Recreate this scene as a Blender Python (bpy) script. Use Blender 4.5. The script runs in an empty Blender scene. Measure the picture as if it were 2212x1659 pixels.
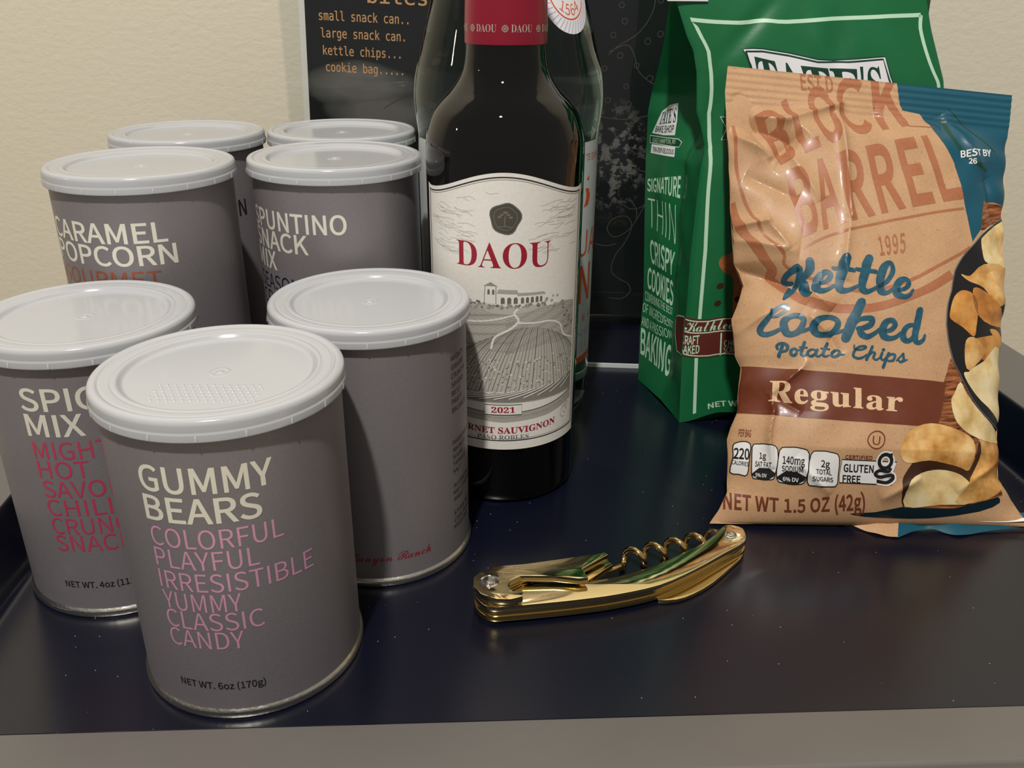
import bpy, bmesh, math, random, os
import numpy as np
from mathutils import Vector, Matrix
from mathutils.geometry import tessellate_polygon, delaunay_2d_cdt

random.seed(7)
S = 0.001                                   # everything below is written in millimetres
scene = bpy.context.scene
COL = scene.collection

# ------------------------------------------------------------------ camera, light, exposure
PITCH, ROLL, CAM_H, FOCAL = 0.42689, 0.00963, 241.324, 1876.85
_fw = Vector((0, math.cos(PITCH), -math.sin(PITCH)))
_up0 = Vector((0, math.sin(PITCH), math.cos(PITCH)))
_rt0 = Vector((1, 0, 0))
_rt = math.cos(ROLL) * _rt0 + math.sin(ROLL) * _up0
_up = -math.sin(ROLL) * _rt0 + math.cos(ROLL) * _up0
cam_data = bpy.data.cameras.new('camera')
cam_data.sensor_fit = 'HORIZONTAL'
cam_data.sensor_width = 36.0
cam_data.lens = FOCAL / 2212 * 36.0
cam_data.clip_start = 0.01
camera = bpy.data.objects.new('camera', cam_data)
COL.objects.link(camera)
M3 = Matrix((_rt, _up, -_fw)).transposed()
camera.matrix_world = Matrix.Translation((0, 0, CAM_H * S)) @ M3.to_4x4()
scene.camera = camera

scene.view_settings.view_transform = 'Standard'
scene.view_settings.look = 'None'
scene.view_settings.gamma = 1.0
scene.view_settings.use_curve_mapping = False
scene.view_settings.exposure = 0.0

world = bpy.data.worlds.new('room_light')
scene.world = world
world.use_nodes = True
_bg = world.node_tree.nodes['Background']
_bg.inputs[0].default_value = (1.0, 0.95, 0.88, 1)
_bg.inputs[1].default_value = 0.24

def lamp(name, loc, power, color, radius):
    d = bpy.data.lights.new(name, 'POINT')
    d.energy, d.color, d.shadow_soft_size = power, color, radius
    o = bpy.data.objects.new(name, d)
    COL.objects.link(o)
    o.location = [c * S for c in loc]
    return o
lamp('ceiling_lamp', (-160, -420, 1640), 118.0, (1.0, 0.97, 0.925), 0.035)
lamp('side_lamp', (-1900, 40, 900), 2.5, (1.0, 0.82, 0.6), 0.03)

# ------------------------------------------------------------------ materials
def lin(c):
    c = c / 255.0
    return c / 12.92 if c <= 0.04045 else ((c + 0.055) / 1.055) ** 2.4
def rgb(c):
    return (lin(c[0]), lin(c[1]), lin(c[2]), 1.0)

class Nodes:
    def __init__(self, name):
        self.m = bpy.data.materials.new(name)
        self.m.use_nodes = True
        self.t = self.m.node_tree
        self.b = self.t.nodes['Principled BSDF']
        self.out = self.t.nodes['Material Output']
        self._co = None
    def n(self, kind, **kw):
        x = self.t.nodes.new(kind)
        for k, v in kw.items():
            if k in x.inputs.keys():
                x.inputs[k].default_value = v
            else:
                setattr(x, k, v)
        return x
    def l(self, a, b):
        self.t.links.new(a, b)
    def co(self):
        if self._co is None:
            self._co = self.n('ShaderNodeTexCoord')
        return self._co.outputs['Object']
    def noise(self, scale, detail=3.0, rough=0.5, src=None):
        x = self.n('ShaderNodeTexNoise', Scale=scale, Detail=detail, Roughness=rough)
        self.l(src or self.co(), x.inputs['Vector'])
        return x.outputs['Fac']
    def ramp(self, src, stops):
        r = self.n('ShaderNodeValToRGB')
        e = r.color_ramp.elements
        while len(e) < len(stops):
            e.new(0.5)
        for k, (p, c) in zip(e, stops):
            k.position, k.color = p, c
        self.l(src, r.inputs['Fac'])
        return r.outputs['Color']
    def bump(self, src, strength, dist):
        x = self.n('ShaderNodeBump', Strength=strength, Distance=dist)
        self.l(src, x.inputs['Height'])
        self.l(x.outputs['Normal'], self.b.inputs['Normal'])
        return x

def mat(name, c, rough=0.5, metal=0.0, spec=0.5, coat=0.0, coat_rough=0.1, var=0.0, var_scale=200.0, bump=0.0, bump_scale=300.0, bump_dist=0.0005, trans=0.0, ior=1.5, sss=0.0):
    k = Nodes(name)
    b = k.b
    b.inputs['Base Color'].default_value = rgb(c)
    b.inputs['Roughness'].default_value = rough
    b.inputs['Metallic'].default_value = metal
    b.inputs['Specular IOR Level'].default_value = spec
    b.inputs['Coat Weight'].default_value = coat
    b.inputs['Coat Roughness'].default_value = coat_rough
    b.inputs['Transmission Weight'].default_value = trans
    b.inputs['IOR'].default_value = ior
    if sss:
        b.inputs['Subsurface Weight'].default_value = sss
        b.inputs['Subsurface Radius'].default_value = (1, 0.9, 0.8)
        b.inputs['Subsurface Scale'].default_value = 0.003
    if var:
        f = k.noise(var_scale, 4.0, 0.6)
        lo = tuple(v * (1 - var) for v in rgb(c)[:3]) + (1,)
        hi = tuple(min(1, v * (1 + var)) for v in rgb(c)[:3]) + (1,)
        k.l(k.ramp(f, [(0.3, lo), (0.7, hi)]), b.inputs['Base Color'])
    if bump:
        k.bump(k.noise(bump_scale, 4.0, 0.6), bump, bump_dist)
    return k.m

M = {}
M['can_label'] = mat('grey_satin_label', (138, 132, 134), 0.42, 0.3, 0.4, var=0.05, var_scale=900, bump=0.08, bump_scale=1500)
M['can_white'] = mat('champagne_foil', (236, 231, 214), 0.3, 0.12)
M['can_pink'] = mat('pink_foil', (228, 164, 196), 0.32, 0.2)
M['can_red'] = mat('red_foil', (208, 66, 98), 0.32, 0.2)
M['can_copper'] = mat('copper_foil', (176, 96, 64), 0.3, 0.4)
M['can_blue'] = mat('dark_blue_foil', (44, 46, 72), 0.3, 0.5)
M['can_dark'] = mat('black_print', (28, 26, 28), 0.45)
M['can_script'] = mat('crimson_print', (150, 40, 55), 0.4)
M['tin'] = mat('tinplate', (222, 217, 206), 0.3, 1.0, bump=0.4, bump_scale=420)
def lid_material():
    k = Nodes('milky_plastic')
    b = k.b
    b.inputs['Base Color'].default_value = rgb((204, 205, 207))
    b.inputs['Roughness'].default_value = 0.14
    b.inputs['IOR'].default_value = 1.6
    tr = k.n('ShaderNodeBsdfTranslucent')
    tr.inputs[0].default_value = rgb((214, 213, 210))
    mx = k.n('ShaderNodeMixShader')
    mx.inputs[0].default_value = 0.22
    k.l(b.outputs[0], mx.inputs[1])
    k.l(tr.outputs[0], mx.inputs[2])
    k.l(mx.outputs[0], k.out.inputs['Surface'])
    k.bump(k.noise(260, 3, 0.5), 0.05, 0.0004)
    return k.m
M['lid'] = lid_material()
M['wine_glass'] = mat('dark_wine_glass', (5, 5, 5), 0.02, 0, 0.5, bump=0.02, bump_scale=60, bump_dist=0.0005)
M['capsule'] = mat('red_capsule_foil', (150, 22, 48), 0.36, 0.25, coat=0.2, bump=0.06, bump_scale=500)
M['capsule_print'] = mat('silver_print', (205, 190, 180), 0.35, 0.4)
M['paper'] = mat('laid_label_paper', (236, 231, 222), 0.75, 0, 0.25, var=0.04, var_scale=700, bump=0.2, bump_scale=900, bump_dist=0.0003)
M['ink_red'] = mat('red_ink', (158, 26, 48), 0.5)
M['ink_black'] = mat('black_ink', (46, 44, 42), 0.6)
M['ink_grey'] = mat('grey_ink', (150, 147, 138), 0.8)
M['ink_mid'] = mat('mid_grey_ink', (172, 168, 158), 0.8)
M['ink_light'] = mat('pale_grey_ink', (190, 186, 175), 0.8)
M['ink_dark'] = mat('dark_grey_ink', (108, 106, 98), 0.8)
M['seal'] = mat('pewter_foil', (120, 116, 106), 0.32, 0.8, bump=0.3, bump_scale=700)
M['seal_light'] = mat('pewter_foil_worn', (165, 160, 148), 0.3, 0.8)
M['water_glass'] = mat('pale_green_glass', (214, 236, 222), 0.0, 0, 0.5, trans=1.0, ior=1.36)
M['water_paper'] = mat('cool_white_paper', (206, 210, 210), 0.6, var=0.05, var_scale=120)
M['ink_orange'] = mat('orange_ink', (220, 84, 30), 0.5)
M['ink_lilac'] = mat('lilac_ink', (176, 174, 206), 0.6)
M['tin_gold'] = None
def gold_material():
    k = Nodes('polished_gold_metal')
    b = k.b
    b.inputs['Base Color'].default_value = rgb((228, 208, 158))
    b.inputs['Metallic'].default_value = 1.0
    b.inputs['Roughness'].default_value = 0.09
    return k.m
M['gold'] = gold_material()
M['gold_deep'] = mat('polished_brass', (224, 196, 134), 0.14, 1.0)
M['steel'] = mat('bright_steel', (215, 212, 205), 0.12, 1.0)
M['green'] = mat('green_pouch_film', (22, 104, 60), 0.36, 0, 0.5, var=0.04, var_scale=60, bump=0.10, bump_scale=70, bump_dist=0.002)
M['green_dark'] = mat('dark_green_print', (16, 62, 44), 0.4)
M['mint'] = mat('mint_print', (192, 226, 196), 0.4)
M['plaque'] = mat('white_print', (232, 230, 232), 0.4)
M['maroon'] = mat('maroon_print', (96, 42, 32), 0.4)
M['cookie'] = mat('cookie_print', (158, 92, 48), 0.5, var=0.35, var_scale=260)
def kraft_material():
    k = Nodes('kraft_film')
    b = k.b
    f = k.noise(1100, 3, 0.6)
    g = k.noise(90, 4, 0.55)
    base = k.ramp(f, [(0.27, rgb((140, 102, 70))), (0.36, rgb((188, 148, 110))), (0.60, rgb((193, 153, 114))), (0.78, rgb((204, 168, 130)))])
    mix = k.n('ShaderNodeMix', data_type='RGBA', blend_type='MULTIPLY')
    mix.inputs[0].default_value = 0.35
    k.l(base, mix.inputs[6])
    k.l(k.ramp(g, [(0.3, (0.8, 0.76, 0.72, 1)), (0.65, (1, 1, 1, 1))]), mix.inputs[7])
    k.l(mix.outputs[2], b.inputs['Base Color'])
    b.inputs['Roughness'].default_value = 0.48
    b.inputs['Specular IOR Level'].default_value = 0.3
    b.inputs['Coat Weight'].default_value = 0.10
    b.inputs['Coat Roughness'].default_value = 0.07
    return k.m
M['kraft'] = kraft_material()
M['tan'] = mat('tan_print', (166, 104, 70), 0.40, coat=0.08, var=0.08, var_scale=500)
M['teal'] = mat('teal_print', (13, 78, 96), 0.38, coat=0.1, var=0.06, var_scale=60)
M['teal_text'] = mat('teal_lettering', (30, 80, 98), 0.40, coat=0.08, var=0.35, var_scale=420)
M['brown'] = mat('brown_band_print', (106, 50, 28), 0.38, coat=0.1, var=0.08, var_scale=300)
M['brown_text'] = mat('brown_lettering', (112, 54, 34), 0.34)
M['cream'] = mat('cream_print', (222, 186, 146), 0.36, var=0.08, var_scale=600)
M['pan'] = mat('black_pan_print', (24, 22, 22), 0.32, coat=0.1)
M['pan_rim'] = mat('grey_pan_rim_print', (92, 94, 98), 0.32)
def wood_print():
    k = Nodes('wood_photo_print')
    mp = k.n('ShaderNodeMapping')
    mp.inputs['Scale'].default_value = (60, 60, 600)
    mp.inputs['Rotation'].default_value = (0, 0.12, 0)
    k.l(k.co(), mp.inputs['Vector'])
    f = k.noise(1.6, 5, 0.65, mp.outputs['Vector'])
    k.l(k.ramp(f, [(0.36, rgb((54, 26, 12))), (0.5, rgb((134, 76, 40))), (0.7, rgb((192, 124, 76)))]), k.b.inputs['Base Color'])
    k.b.inputs['Roughness'].default_value = 0.34
    return k.m
M['wood'] = wood_print()
def crisp(name, stops, scale=70):
    k = Nodes(name)
    f = k.noise(scale, 4, 0.6)
    k.l(k.ramp(f, [(p, rgb(c)) for p, c in stops]), k.b.inputs['Base Color'])
    k.b.inputs['Roughness'].default_value = 0.34
    k.b.inputs['Coat Weight'].default_value = 0.08
    return k.m
M['crisp_gold'] = crisp('golden_crisp_print', [(0.34, (176, 116, 50)), (0.5, (214, 162, 92)), (0.66, (232, 196, 136))])
M['crisp_pale'] = crisp('pale_crisp_print', [(0.3, (206, 166, 96)), (0.5, (230, 204, 148)), (0.7, (240, 224, 184))])
M['crisp_deep'] = crisp('browned_crisp_print', [(0.3, (150, 84, 30)), (0.5, (202, 136, 62)), (0.7, (222, 170, 96))])
M['crisp_shade'] = mat('dark_brown_print', (62, 34, 18), 0.34)
M['fold_shade_print'] = mat('shaded_teal_print', (14, 34, 42), 0.3)  # dark print colour that also holds the shade of the bottom crease
M['white_film'] = mat('white_seal_film', (232, 230, 226), 0.3)
M['print_white'] = mat('white_panel_print', (226, 224, 220), 0.36)
M['print_black'] = mat('black_panel_print', (30, 28, 28), 0.36)

def tray_material():
    k = Nodes('navy_enamel')
    b = k.b
    b.inputs['IOR'].default_value = 1.6
    vor = k.n('ShaderNodeTexVoronoi', Scale=300.0)
    k.l(k.co(), vor.inputs['Vector'])
    lt = k.n('ShaderNodeMath', operation='LESS_THAN')
    lt.inputs[1].default_value = 0.07
    k.l(vor.outputs['Distance'], lt.inputs[0])
    sep = k.n('ShaderNodeSeparateColor')
    k.l(vor.outputs['Color'], sep.inputs[0])
    gt = k.n('ShaderNodeMath', operation='GREATER_THAN')
    gt.inputs[1].default_value = 0.88
    k.l(sep.outputs[0], gt.inputs[0])
    mu = k.n('ShaderNodeMath', operation='MULTIPLY')
    k.l(lt.outputs[0], mu.inputs[0])
    k.l(gt.outputs[0], mu.inputs[1])
    mix = k.n('ShaderNodeMix', data_type='RGBA')
    k.l(mu.outputs[0], mix.inputs[0])
    mix.inputs[6].default_value = rgb((10, 13, 28))
    mix.inputs[7].default_value = rgb((150, 150, 150))
    k.l(mix.outputs[2], b.inputs['Base Color'])
    f = k.noise(9, 4, 0.6)
    r = k.n('ShaderNodeMapRange')
    r.inputs[3].default_value = 0.20
    r.inputs[4].default_value = 0.30
    k.l(f, r.inputs[0])
    k.l(r.outputs[0], b.inputs['Roughness'])
    return k.m
M['tray'] = tray_material()
M['rim'] = mat('taupe_satin_enamel', (102, 98, 94), 0.32, 0, 0.5, var=0.04, var_scale=25)
def wall_material():
    k = Nodes('painted_textured_wall')
    k.b.inputs['Base Color'].default_value = rgb((220, 211, 190))
    k.b.inputs['Roughness'].default_value = 0.75
    k.b.inputs['Specular IOR Level'].default_value = 0.25
    mp = k.n('ShaderNodeMapping')
    mp.inputs['Scale'].default_value = (1, 1, 1.6)
    k.l(k.co(), mp.inputs['Vector'])
    f = k.noise(140, 5, 0.6, mp.outputs['Vector'])
    k.bump(f, 0.18, 0.003)
    return k.m
M['wall'] = wall_material()
M['floor'] = mat('pale_carpet', (176, 164, 142), 0.9, var=0.1, var_scale=300, bump=0.4, bump_scale=600, bump_dist=0.003)
M['table'] = mat('cream_laminate', (222, 212, 190), 0.5)
def acrylic_material():
    k = Nodes('clear_acrylic')
    fr = k.n('ShaderNodeFresnel', IOR=1.45)
    tr = k.n('ShaderNodeBsdfTransparent')
    tr.inputs[0].default_value = (0.96, 0.97, 0.97, 1)
    gl = k.n('ShaderNodeBsdfGlossy', Roughness=0.03)
    mx = k.n('ShaderNodeMixShader')
    geo = k.n('ShaderNodeNewGeometry')
    inv = k.n('ShaderNodeMath', operation='SUBTRACT')
    inv.inputs[0].default_value = 1.0
    k.l(geo.outputs['Backfacing'], inv.inputs[1])
    mul = k.n('ShaderNodeMath', operation='MULTIPLY')
    k.l(fr.outputs[0], mul.inputs[0])
    k.l(inv.outputs[0], mul.inputs[1])
    k.l(mul.outputs[0], mx.inputs[0])
    k.l(tr.outputs[0], mx.inputs[1])
    k.l(gl.outputs[0], mx.inputs[2])
    k.l(mx.outputs[0], k.out.inputs['Surface'])
    return k.m
M['acrylic'] = acrylic_material()
M['acrylic_edge'] = mat('frosted_acrylic_edge', (205, 208, 206), 0.5)
def chalkboard():
    k = Nodes('printed_chalkboard')
    f = k.noise(14, 6, 0.65)
    g = k.noise(120, 4, 0.7)
    def spot(loc, size):
        mp = k.n('ShaderNodeMapping', vector_type='POINT')
        mp.inputs['Location'].default_value = [-l / s for l, s in zip(loc, size)]
        mp.inputs['Scale'].default_value = [1 / s for s in size]
        k.l(k.co(), mp.inputs['Vector'])
        gr = k.n('ShaderNodeTexGradient', gradient_type='SPHERICAL')
        k.l(mp.outputs['Vector'], gr.inputs['Vector'])
        return gr.outputs['Fac']
    def math_(op, a, b):
        x = k.n('ShaderNodeMath', operation=op)
        for i, v in enumerate((a, b)):
            if isinstance(v, float):
                x.inputs[i].default_value = v
            else:
                k.l(v, x.inputs[i])
        return x.outputs[0]
    s1 = spot((-0.115, 0, 0.160), (0.052, 1, 0.022))
    s2 = spot((-0.100, 0, 0.144), (0.056, 1, 0.020))
    a = math_('MULTIPLY', math_('MAXIMUM', s1, s2), 2.2)
    a = math_('MULTIPLY', a, math_('ADD', f, 0.0))
    p = spot((0.070, 0, 0.120), (0.026, 1, 0.045))
    b_ = math_('MULTIPLY', math_('MULTIPLY', p, 2.0), k.ramp(g, [(0.5, (0, 0, 0, 1)), (0.58, (1, 1, 1, 1))]))
    c1 = k.ramp(a, [(0.20, rgb((20, 23, 25))), (0.32, rgb((66, 66, 63))), (0.7, rgb((104, 101, 95)))])
    mix = k.n('ShaderNodeMix', data_type='RGBA')
    cl = k.n('ShaderNodeClamp')
    k.l(b_, cl.inputs[0])
    k.l(cl.outputs[0], mix.inputs[0])
    k.l(c1, mix.inputs[6])
    mix.inputs[7].default_value = rgb((104, 101, 96))
    k.l(mix.outputs[2], k.b.inputs['Base Color'])
    k.b.inputs['Roughness'].default_value = 0.35
    return k.m
M['chalk'] = chalkboard()
M['menu_text'] = mat('tan_lettering', (214, 158, 104), 0.5)
M['menu_line'] = mat('faint_chalk_line', (74, 68, 62), 0.6)
M['menu_white'] = mat('white_paper_border', (226, 222, 212), 0.5)

# ------------------------------------------------------------------ mesh building
class MB:
    """collects faces and links them as ONE mesh object"""
    def __init__(self):
        self.v, self.f, self.m, self.mats = [], [], [], []
    def mi(self, m):
        if m not in self.mats:
            self.mats.append(m)
        return self.mats.index(m)
    def add(self, verts, faces, m):
        o = len(self.v)
        self.v.extend([tuple(float(c) for c in p) for p in verts])
        i = self.mi(m)
        for f in faces:
            self.f.append(tuple(o + k for k in f))
            self.m.append(i)
    def lathe(self, prof, m, n=96, cx=0.0, cy=0.0, close=False):
        vs, fs = [], []
        for r, z in prof:
            for k in range(n):
                a = 2 * math.pi * k / n
                vs.append((cx + r * math.sin(a), cy - r * math.cos(a), z))
        for i in range(len(prof) - 1):
            for k in range(n):
                k2 = (k + 1) % n
                fs.append((i * n + k, i * n + k2, (i + 1) * n + k2, (i + 1) * n + k))
        self.add(vs, fs, m)
        if close:
            self.add([vs[k] for k in range(n)], [tuple(range(n - 1, -1, -1))], m)
            e = (len(prof) - 1) * n
            self.add([vs[e + k] for k in range(n)], [tuple(range(n))], m)
    def box(self, lo, hi, m):
        x0, y0, z0 = lo
        x1, y1, z1 = hi
        v = [(x0, y0, z0), (x1, y0, z0), (x1, y1, z0), (x0, y1, z0), (x0, y0, z1), (x1, y0, z1), (x1, y1, z1), (x0, y1, z1)]
        self.add(v, [(0, 3, 2, 1), (4, 5, 6, 7), (0, 1, 5, 4), (1, 2, 6, 5), (2, 3, 7, 6), (3, 0, 4, 7)], m)
    def tube(self, pts, radii, m, n=12):
        pts = [Vector(p) for p in pts]
        if not hasattr(radii, '__len__'):
            radii = [radii] * len(pts)
        vs, fs = [], []
        prev = None
        for i, p in enumerate(pts):
            t = (pts[min(i + 1, len(pts) - 1)] - pts[max(i - 1, 0)]).normalized()
            if prev is None:
                a = t.orthogonal().normalized()
            else:
                a = (prev - t * prev.dot(t)).normalized()
            prev = a
            b = t.cross(a)
            for k in range(n):
                w = 2 * math.pi * k / n
                vs.append(p + radii[i] * (math.cos(w) * a + math.sin(w) * b))
        for i in range(len(pts) - 1):
            for k in range(n):
                k2 = (k + 1) % n
                fs.append((i * n + k, i * n + k2, (i + 1) * n + k2, (i + 1) * n + k))
        fs.append(tuple(range(n - 1, -1, -1)))
        fs.append(tuple((len(pts) - 1) * n + k for k in range(n)))
        self.add(vs, fs, m)
    def prism(self, poly, z0, z1, m, bevel=0.0):
        """extruded outline with a small chamfer on top and bottom"""
        n = len(poly)
        tris = [t for t in tessellate_polygon([[Vector((x, y, 0)) for x, y in poly]])]
        def inset(d):
            out = []
            area = sum(poly[i][0] * poly[(i + 1) % n][1] - poly[(i + 1) % n][0] * poly[i][1] for i in range(n))
            sg = 1 if area > 0 else -1
            for i in range(n):
                p, q, r = Vector(poly[i - 1]), Vector(poly[i]), Vector(poly[(i + 1) % n])
                e1, e2 = (q - p).normalized(), (r - q).normalized()
                nn = Vector((-e1.y - e2.y, e1.x + e2.x)) * sg
                nn = nn.normalized() if nn.length > 1e-6 else Vector((0, 0))
                out.append(q + nn * d)
            return out
        rings = []
        if bevel:
            rings = [(bevel, z0), (bevel * .3, z0 + bevel * .3), (0, z0 + bevel), (0, z1 - bevel), (bevel * .3, z1 - bevel * .3), (bevel, z1)]
        else:
            rings = [(0, z0), (0, z1)]
        vs, fs = [], []
        for d, z in rings:
            vs += [(p[0], p[1], z) for p in inset(d)]
        for i in range(len(rings) - 1):
            for k in range(n):
                k2 = (k + 1) % n
                fs.append((i * n + k, i * n + k2, (i + 1) * n + k2, (i + 1) * n + k))
        e = (len(rings) - 1) * n
        for t in tris:
            fs.append(tuple(t[::-1]))
            fs.append(tuple(e + k for k in t))
        self.add(vs, fs, m)
    def build(self, name, parent=None, smooth=True, angle=35.0, loc=None, fix=False):
        me = bpy.data.meshes.new(name)
        me.from_pydata([(x * S, y * S, z * S) for x, y, z in self.v], [], self.f)
        for m in self.mats:
            me.materials.append(M[m])
        me.polygons.foreach_set('material_index', self.m)
        me.validate()
        if fix:
            bm = bmesh.new()
            bm.from_mesh(me)
            bmesh.ops.recalc_face_normals(bm, faces=bm.faces)
            bm.to_mesh(me)
            bm.free()
        if smooth:
            me.polygons.foreach_set('use_smooth', [True] * len(me.polygons))
            me.set_sharp_from_angle(angle=math.radians(angle))
        me.update()
        o = bpy.data.objects.new(name, me)
        COL.objects.link(o)
        if parent:
            o.parent = parent
        if loc:
            o.location = [c * S for c in loc]
        return o

def tag(o, label, cat, group=None, kind=None):
    o['label'], o['category'] = label, cat
    if group:
        o['group'] = group
    if kind:
        o['kind'] = kind
    return o
def thing(name, loc, label, cat, group=None):
    o = bpy.data.objects.new(name, None)
    o.empty_display_size = 0.02
    COL.objects.link(o)
    o.location = [c * S for c in loc]
    return tag(o, label, cat, group)
def structure(o):
    o['kind'] = 'structure'
    return o

# ------------------------------------------------------------------ lettering
FONT_DIR = os.path.join(bpy.utils.resource_path('LOCAL'), 'datafiles', 'fonts')
_fonts = {}
def font(name):
    if name not in _fonts:
        try:
            _fonts[name] = bpy.data.fonts.load(os.path.join(FONT_DIR, name)) if name else None
        except Exception:
            _fonts[name] = None
    return _fonts[name]
def alphabet(s, up, lo, dig=None):
    o = ''
    for ch in s:
        if 'A' <= ch <= 'Z':
            o += chr(up + ord(ch) - 65)
        elif 'a' <= ch <= 'z':
            o += chr(lo + ord(ch) - 97)
        elif ch.isdigit() and dig:
            o += chr(dig + ord(ch) - 48)
        else:
            o += ch
    return o
# font file, outline weight added round the letters (share of the cap height)
STYLES = {
    'sans': ('Noto Sans CJK Regular.woff2', 0.0), 'sans_mid': ('Noto Sans CJK Regular.woff2', 0.022), 'sans_bold': ('Noto Sans CJK Regular.woff2', 0.04), 'sans_thin': ('Noto Sans CJK Regular.woff2', -0.025),
    'mono': ('DejaVuSansMono.woff2', 0.012), 'gothic': ('Noto Sans CJK Regular.woff2', 0.03), 'serif': ('NotoSansMath-Regular.woff2', -0.008),
    'serif_bold': ('NotoSansMath-Regular.woff2', 0.012), 'script_thin': ('NotoSansMath-Regular.woff2', 0.0), 'slab': ('NotoSansMath-Regular.woff2', 0.03)}
_text = {}
def text_mesh(s, style, spacing=1.0):
    """vertices (x along the line, y: 0 = baseline, 1 = cap height), triangles and width"""
    key = (s, style, spacing)
    if key in _text:
        return _text[key]
    fn, off = STYLES[style]
    def raw(t):
        if style in ('serif', 'serif_bold'):
            t = alphabet(t, 0x1D400, 0x1D41A, 0x1D7CE)
        elif style == 'script_thin':
            t = alphabet(t, 0x1D4D0, 0x1D4EA)
        elif style == 'slab':
            t = alphabet(t, 0x1D670, 0x1D68A, 0x1D7F6)
        cu = bpy.data.curves.new('lettering', 'FONT')
        cu.body = t
        cu.resolution_u = 4
        cu.space_character = spacing
        f = font(fn)
        if f:
            cu.font = f
        o = bpy.data.objects.new('lettering', cu)
        COL.objects.link(o)
        dg = bpy.context.evaluated_depsgraph_get()
        loops = []
        for sp in o.to_curve(dg).splines:
            bz = sp.bezier_points
            n = len(bz)
            pts = []
            for i in range(n):
                p, q = bz[i], bz[(i + 1) % n]
                P0, P1, P2, P3 = [np.array(c[:2]) for c in (p.co, p.handle_right, q.handle_left, q.co)]
                d = P3 - P0
                L = float(np.hypot(*d)) + 1e-9
                bend = max(abs(d[0] * (c - P0)[1] - d[1] * (c - P0)[0]) / L for c in (P1, P2))
                m = 1 if bend < 1e-4 else 5
                for k in range(m):
                    t = k / m
                    pts.append((1 - t) ** 3 * P0 + 3 * t * (1 - t) ** 2 * P1 + 3 * t * t * (1 - t) * P2 + t ** 3 * P3)
            keep = [pts[i] for i in range(len(pts)) if np.hypot(*(pts[i] - pts[i - 1])) > 1e-5]
            if len(keep) > 2:
                loops.append(keep)
        o.to_curve_clear()
        bpy.data.objects.remove(o)
        bpy.data.curves.remove(cu)
        return loops
    cap = np.array(raw('E')[0])
    y0, y1 = cap[:, 1].min(), cap[:, 1].max()
    k = 1.0 / (y1 - y0)
    loops = raw(s)
    x0 = min(p[0] for lp in loops for p in lp)
    loops = [[((p[0] - x0) * k, (p[1] - y0) * k) for p in lp] for lp in loops]
    W = max(p[0] for lp in loops for p in lp)
    def area(lp):
        return 0.5 * sum(lp[i - 1][0] * lp[i][1] - lp[i][0] * lp[i - 1][1] for i in range(len(lp)))
    ars = [area(lp) for lp in loops]
    sg = 1 if max(ars, key=abs) > 0 else -1
    if off:                                              # heavier weight: outlines grow, counters shrink
        fat = []
        for lp in loops:
            n = len(lp)
            out = []
            for i in range(n):
                a, b, c = np.array(lp[i - 1]), np.array(lp[i]), np.array(lp[(i + 1) % n])
                e1, e2 = b - a, c - b
                e1, e2 = e1 / (np.hypot(*e1) + 1e-9), e2 / (np.hypot(*e2) + 1e-9)
                m = np.array([e1[1] + e2[1], -e1[0] - e2[0]])
                L = np.hypot(*m)
                m = m / L if L > 1e-6 else np.array([e1[1], -e1[0]])
                k2 = min(1.6, 1.0 / max(0.3, m @ np.array([e1[1], -e1[0]])))
                out.append(tuple(b + m * sg * off * k2))
            fat.append(out)
        loops = fat
    # triangulate all outlines together and keep what the outlines wind round
    pts, edges = [], []
    for lp in loops:
        b = len(pts)
        pts += [Vector(p) for p in lp]
        edges += [(b + i, b + (i + 1) % len(lp)) for i in range(len(lp))]
    cv, ce, cf = delaunay_2d_cdt(pts, edges, [], 0, 1e-5)[:3]
    vs = [(q[0], q[1]) for q in cv]
    cen = np.array([[sum(vs[i][c] for i in f) / len(f) for c in (0, 1)] for f in cf])
    wind = np.zeros(len(cen))
    for lp in loops:
        A = np.array(lp)
        B = np.roll(A, -1, axis=0)
        for (ax_, ay_), (bx_, by_) in zip(A, B):
            up = (ay_ <= cen[:, 1]) & (by_ > cen[:, 1])
            dn = (by_ <= cen[:, 1]) & (ay_ > cen[:, 1])
            side = (bx_ - ax_) * (cen[:, 1] - ay_) - (cen[:, 0] - ax_) * (by_ - ay_)
            wind += np.where(up & (side > 0), 1, 0) - np.where(dn & (side < 0), 1, 0)
    tr = [tuple(f) for f, w in zip(cf, wind) if w != 0]
    v = np.array(vs)
    _text[key] = (v, tr, W)
    return _text[key]

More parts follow.
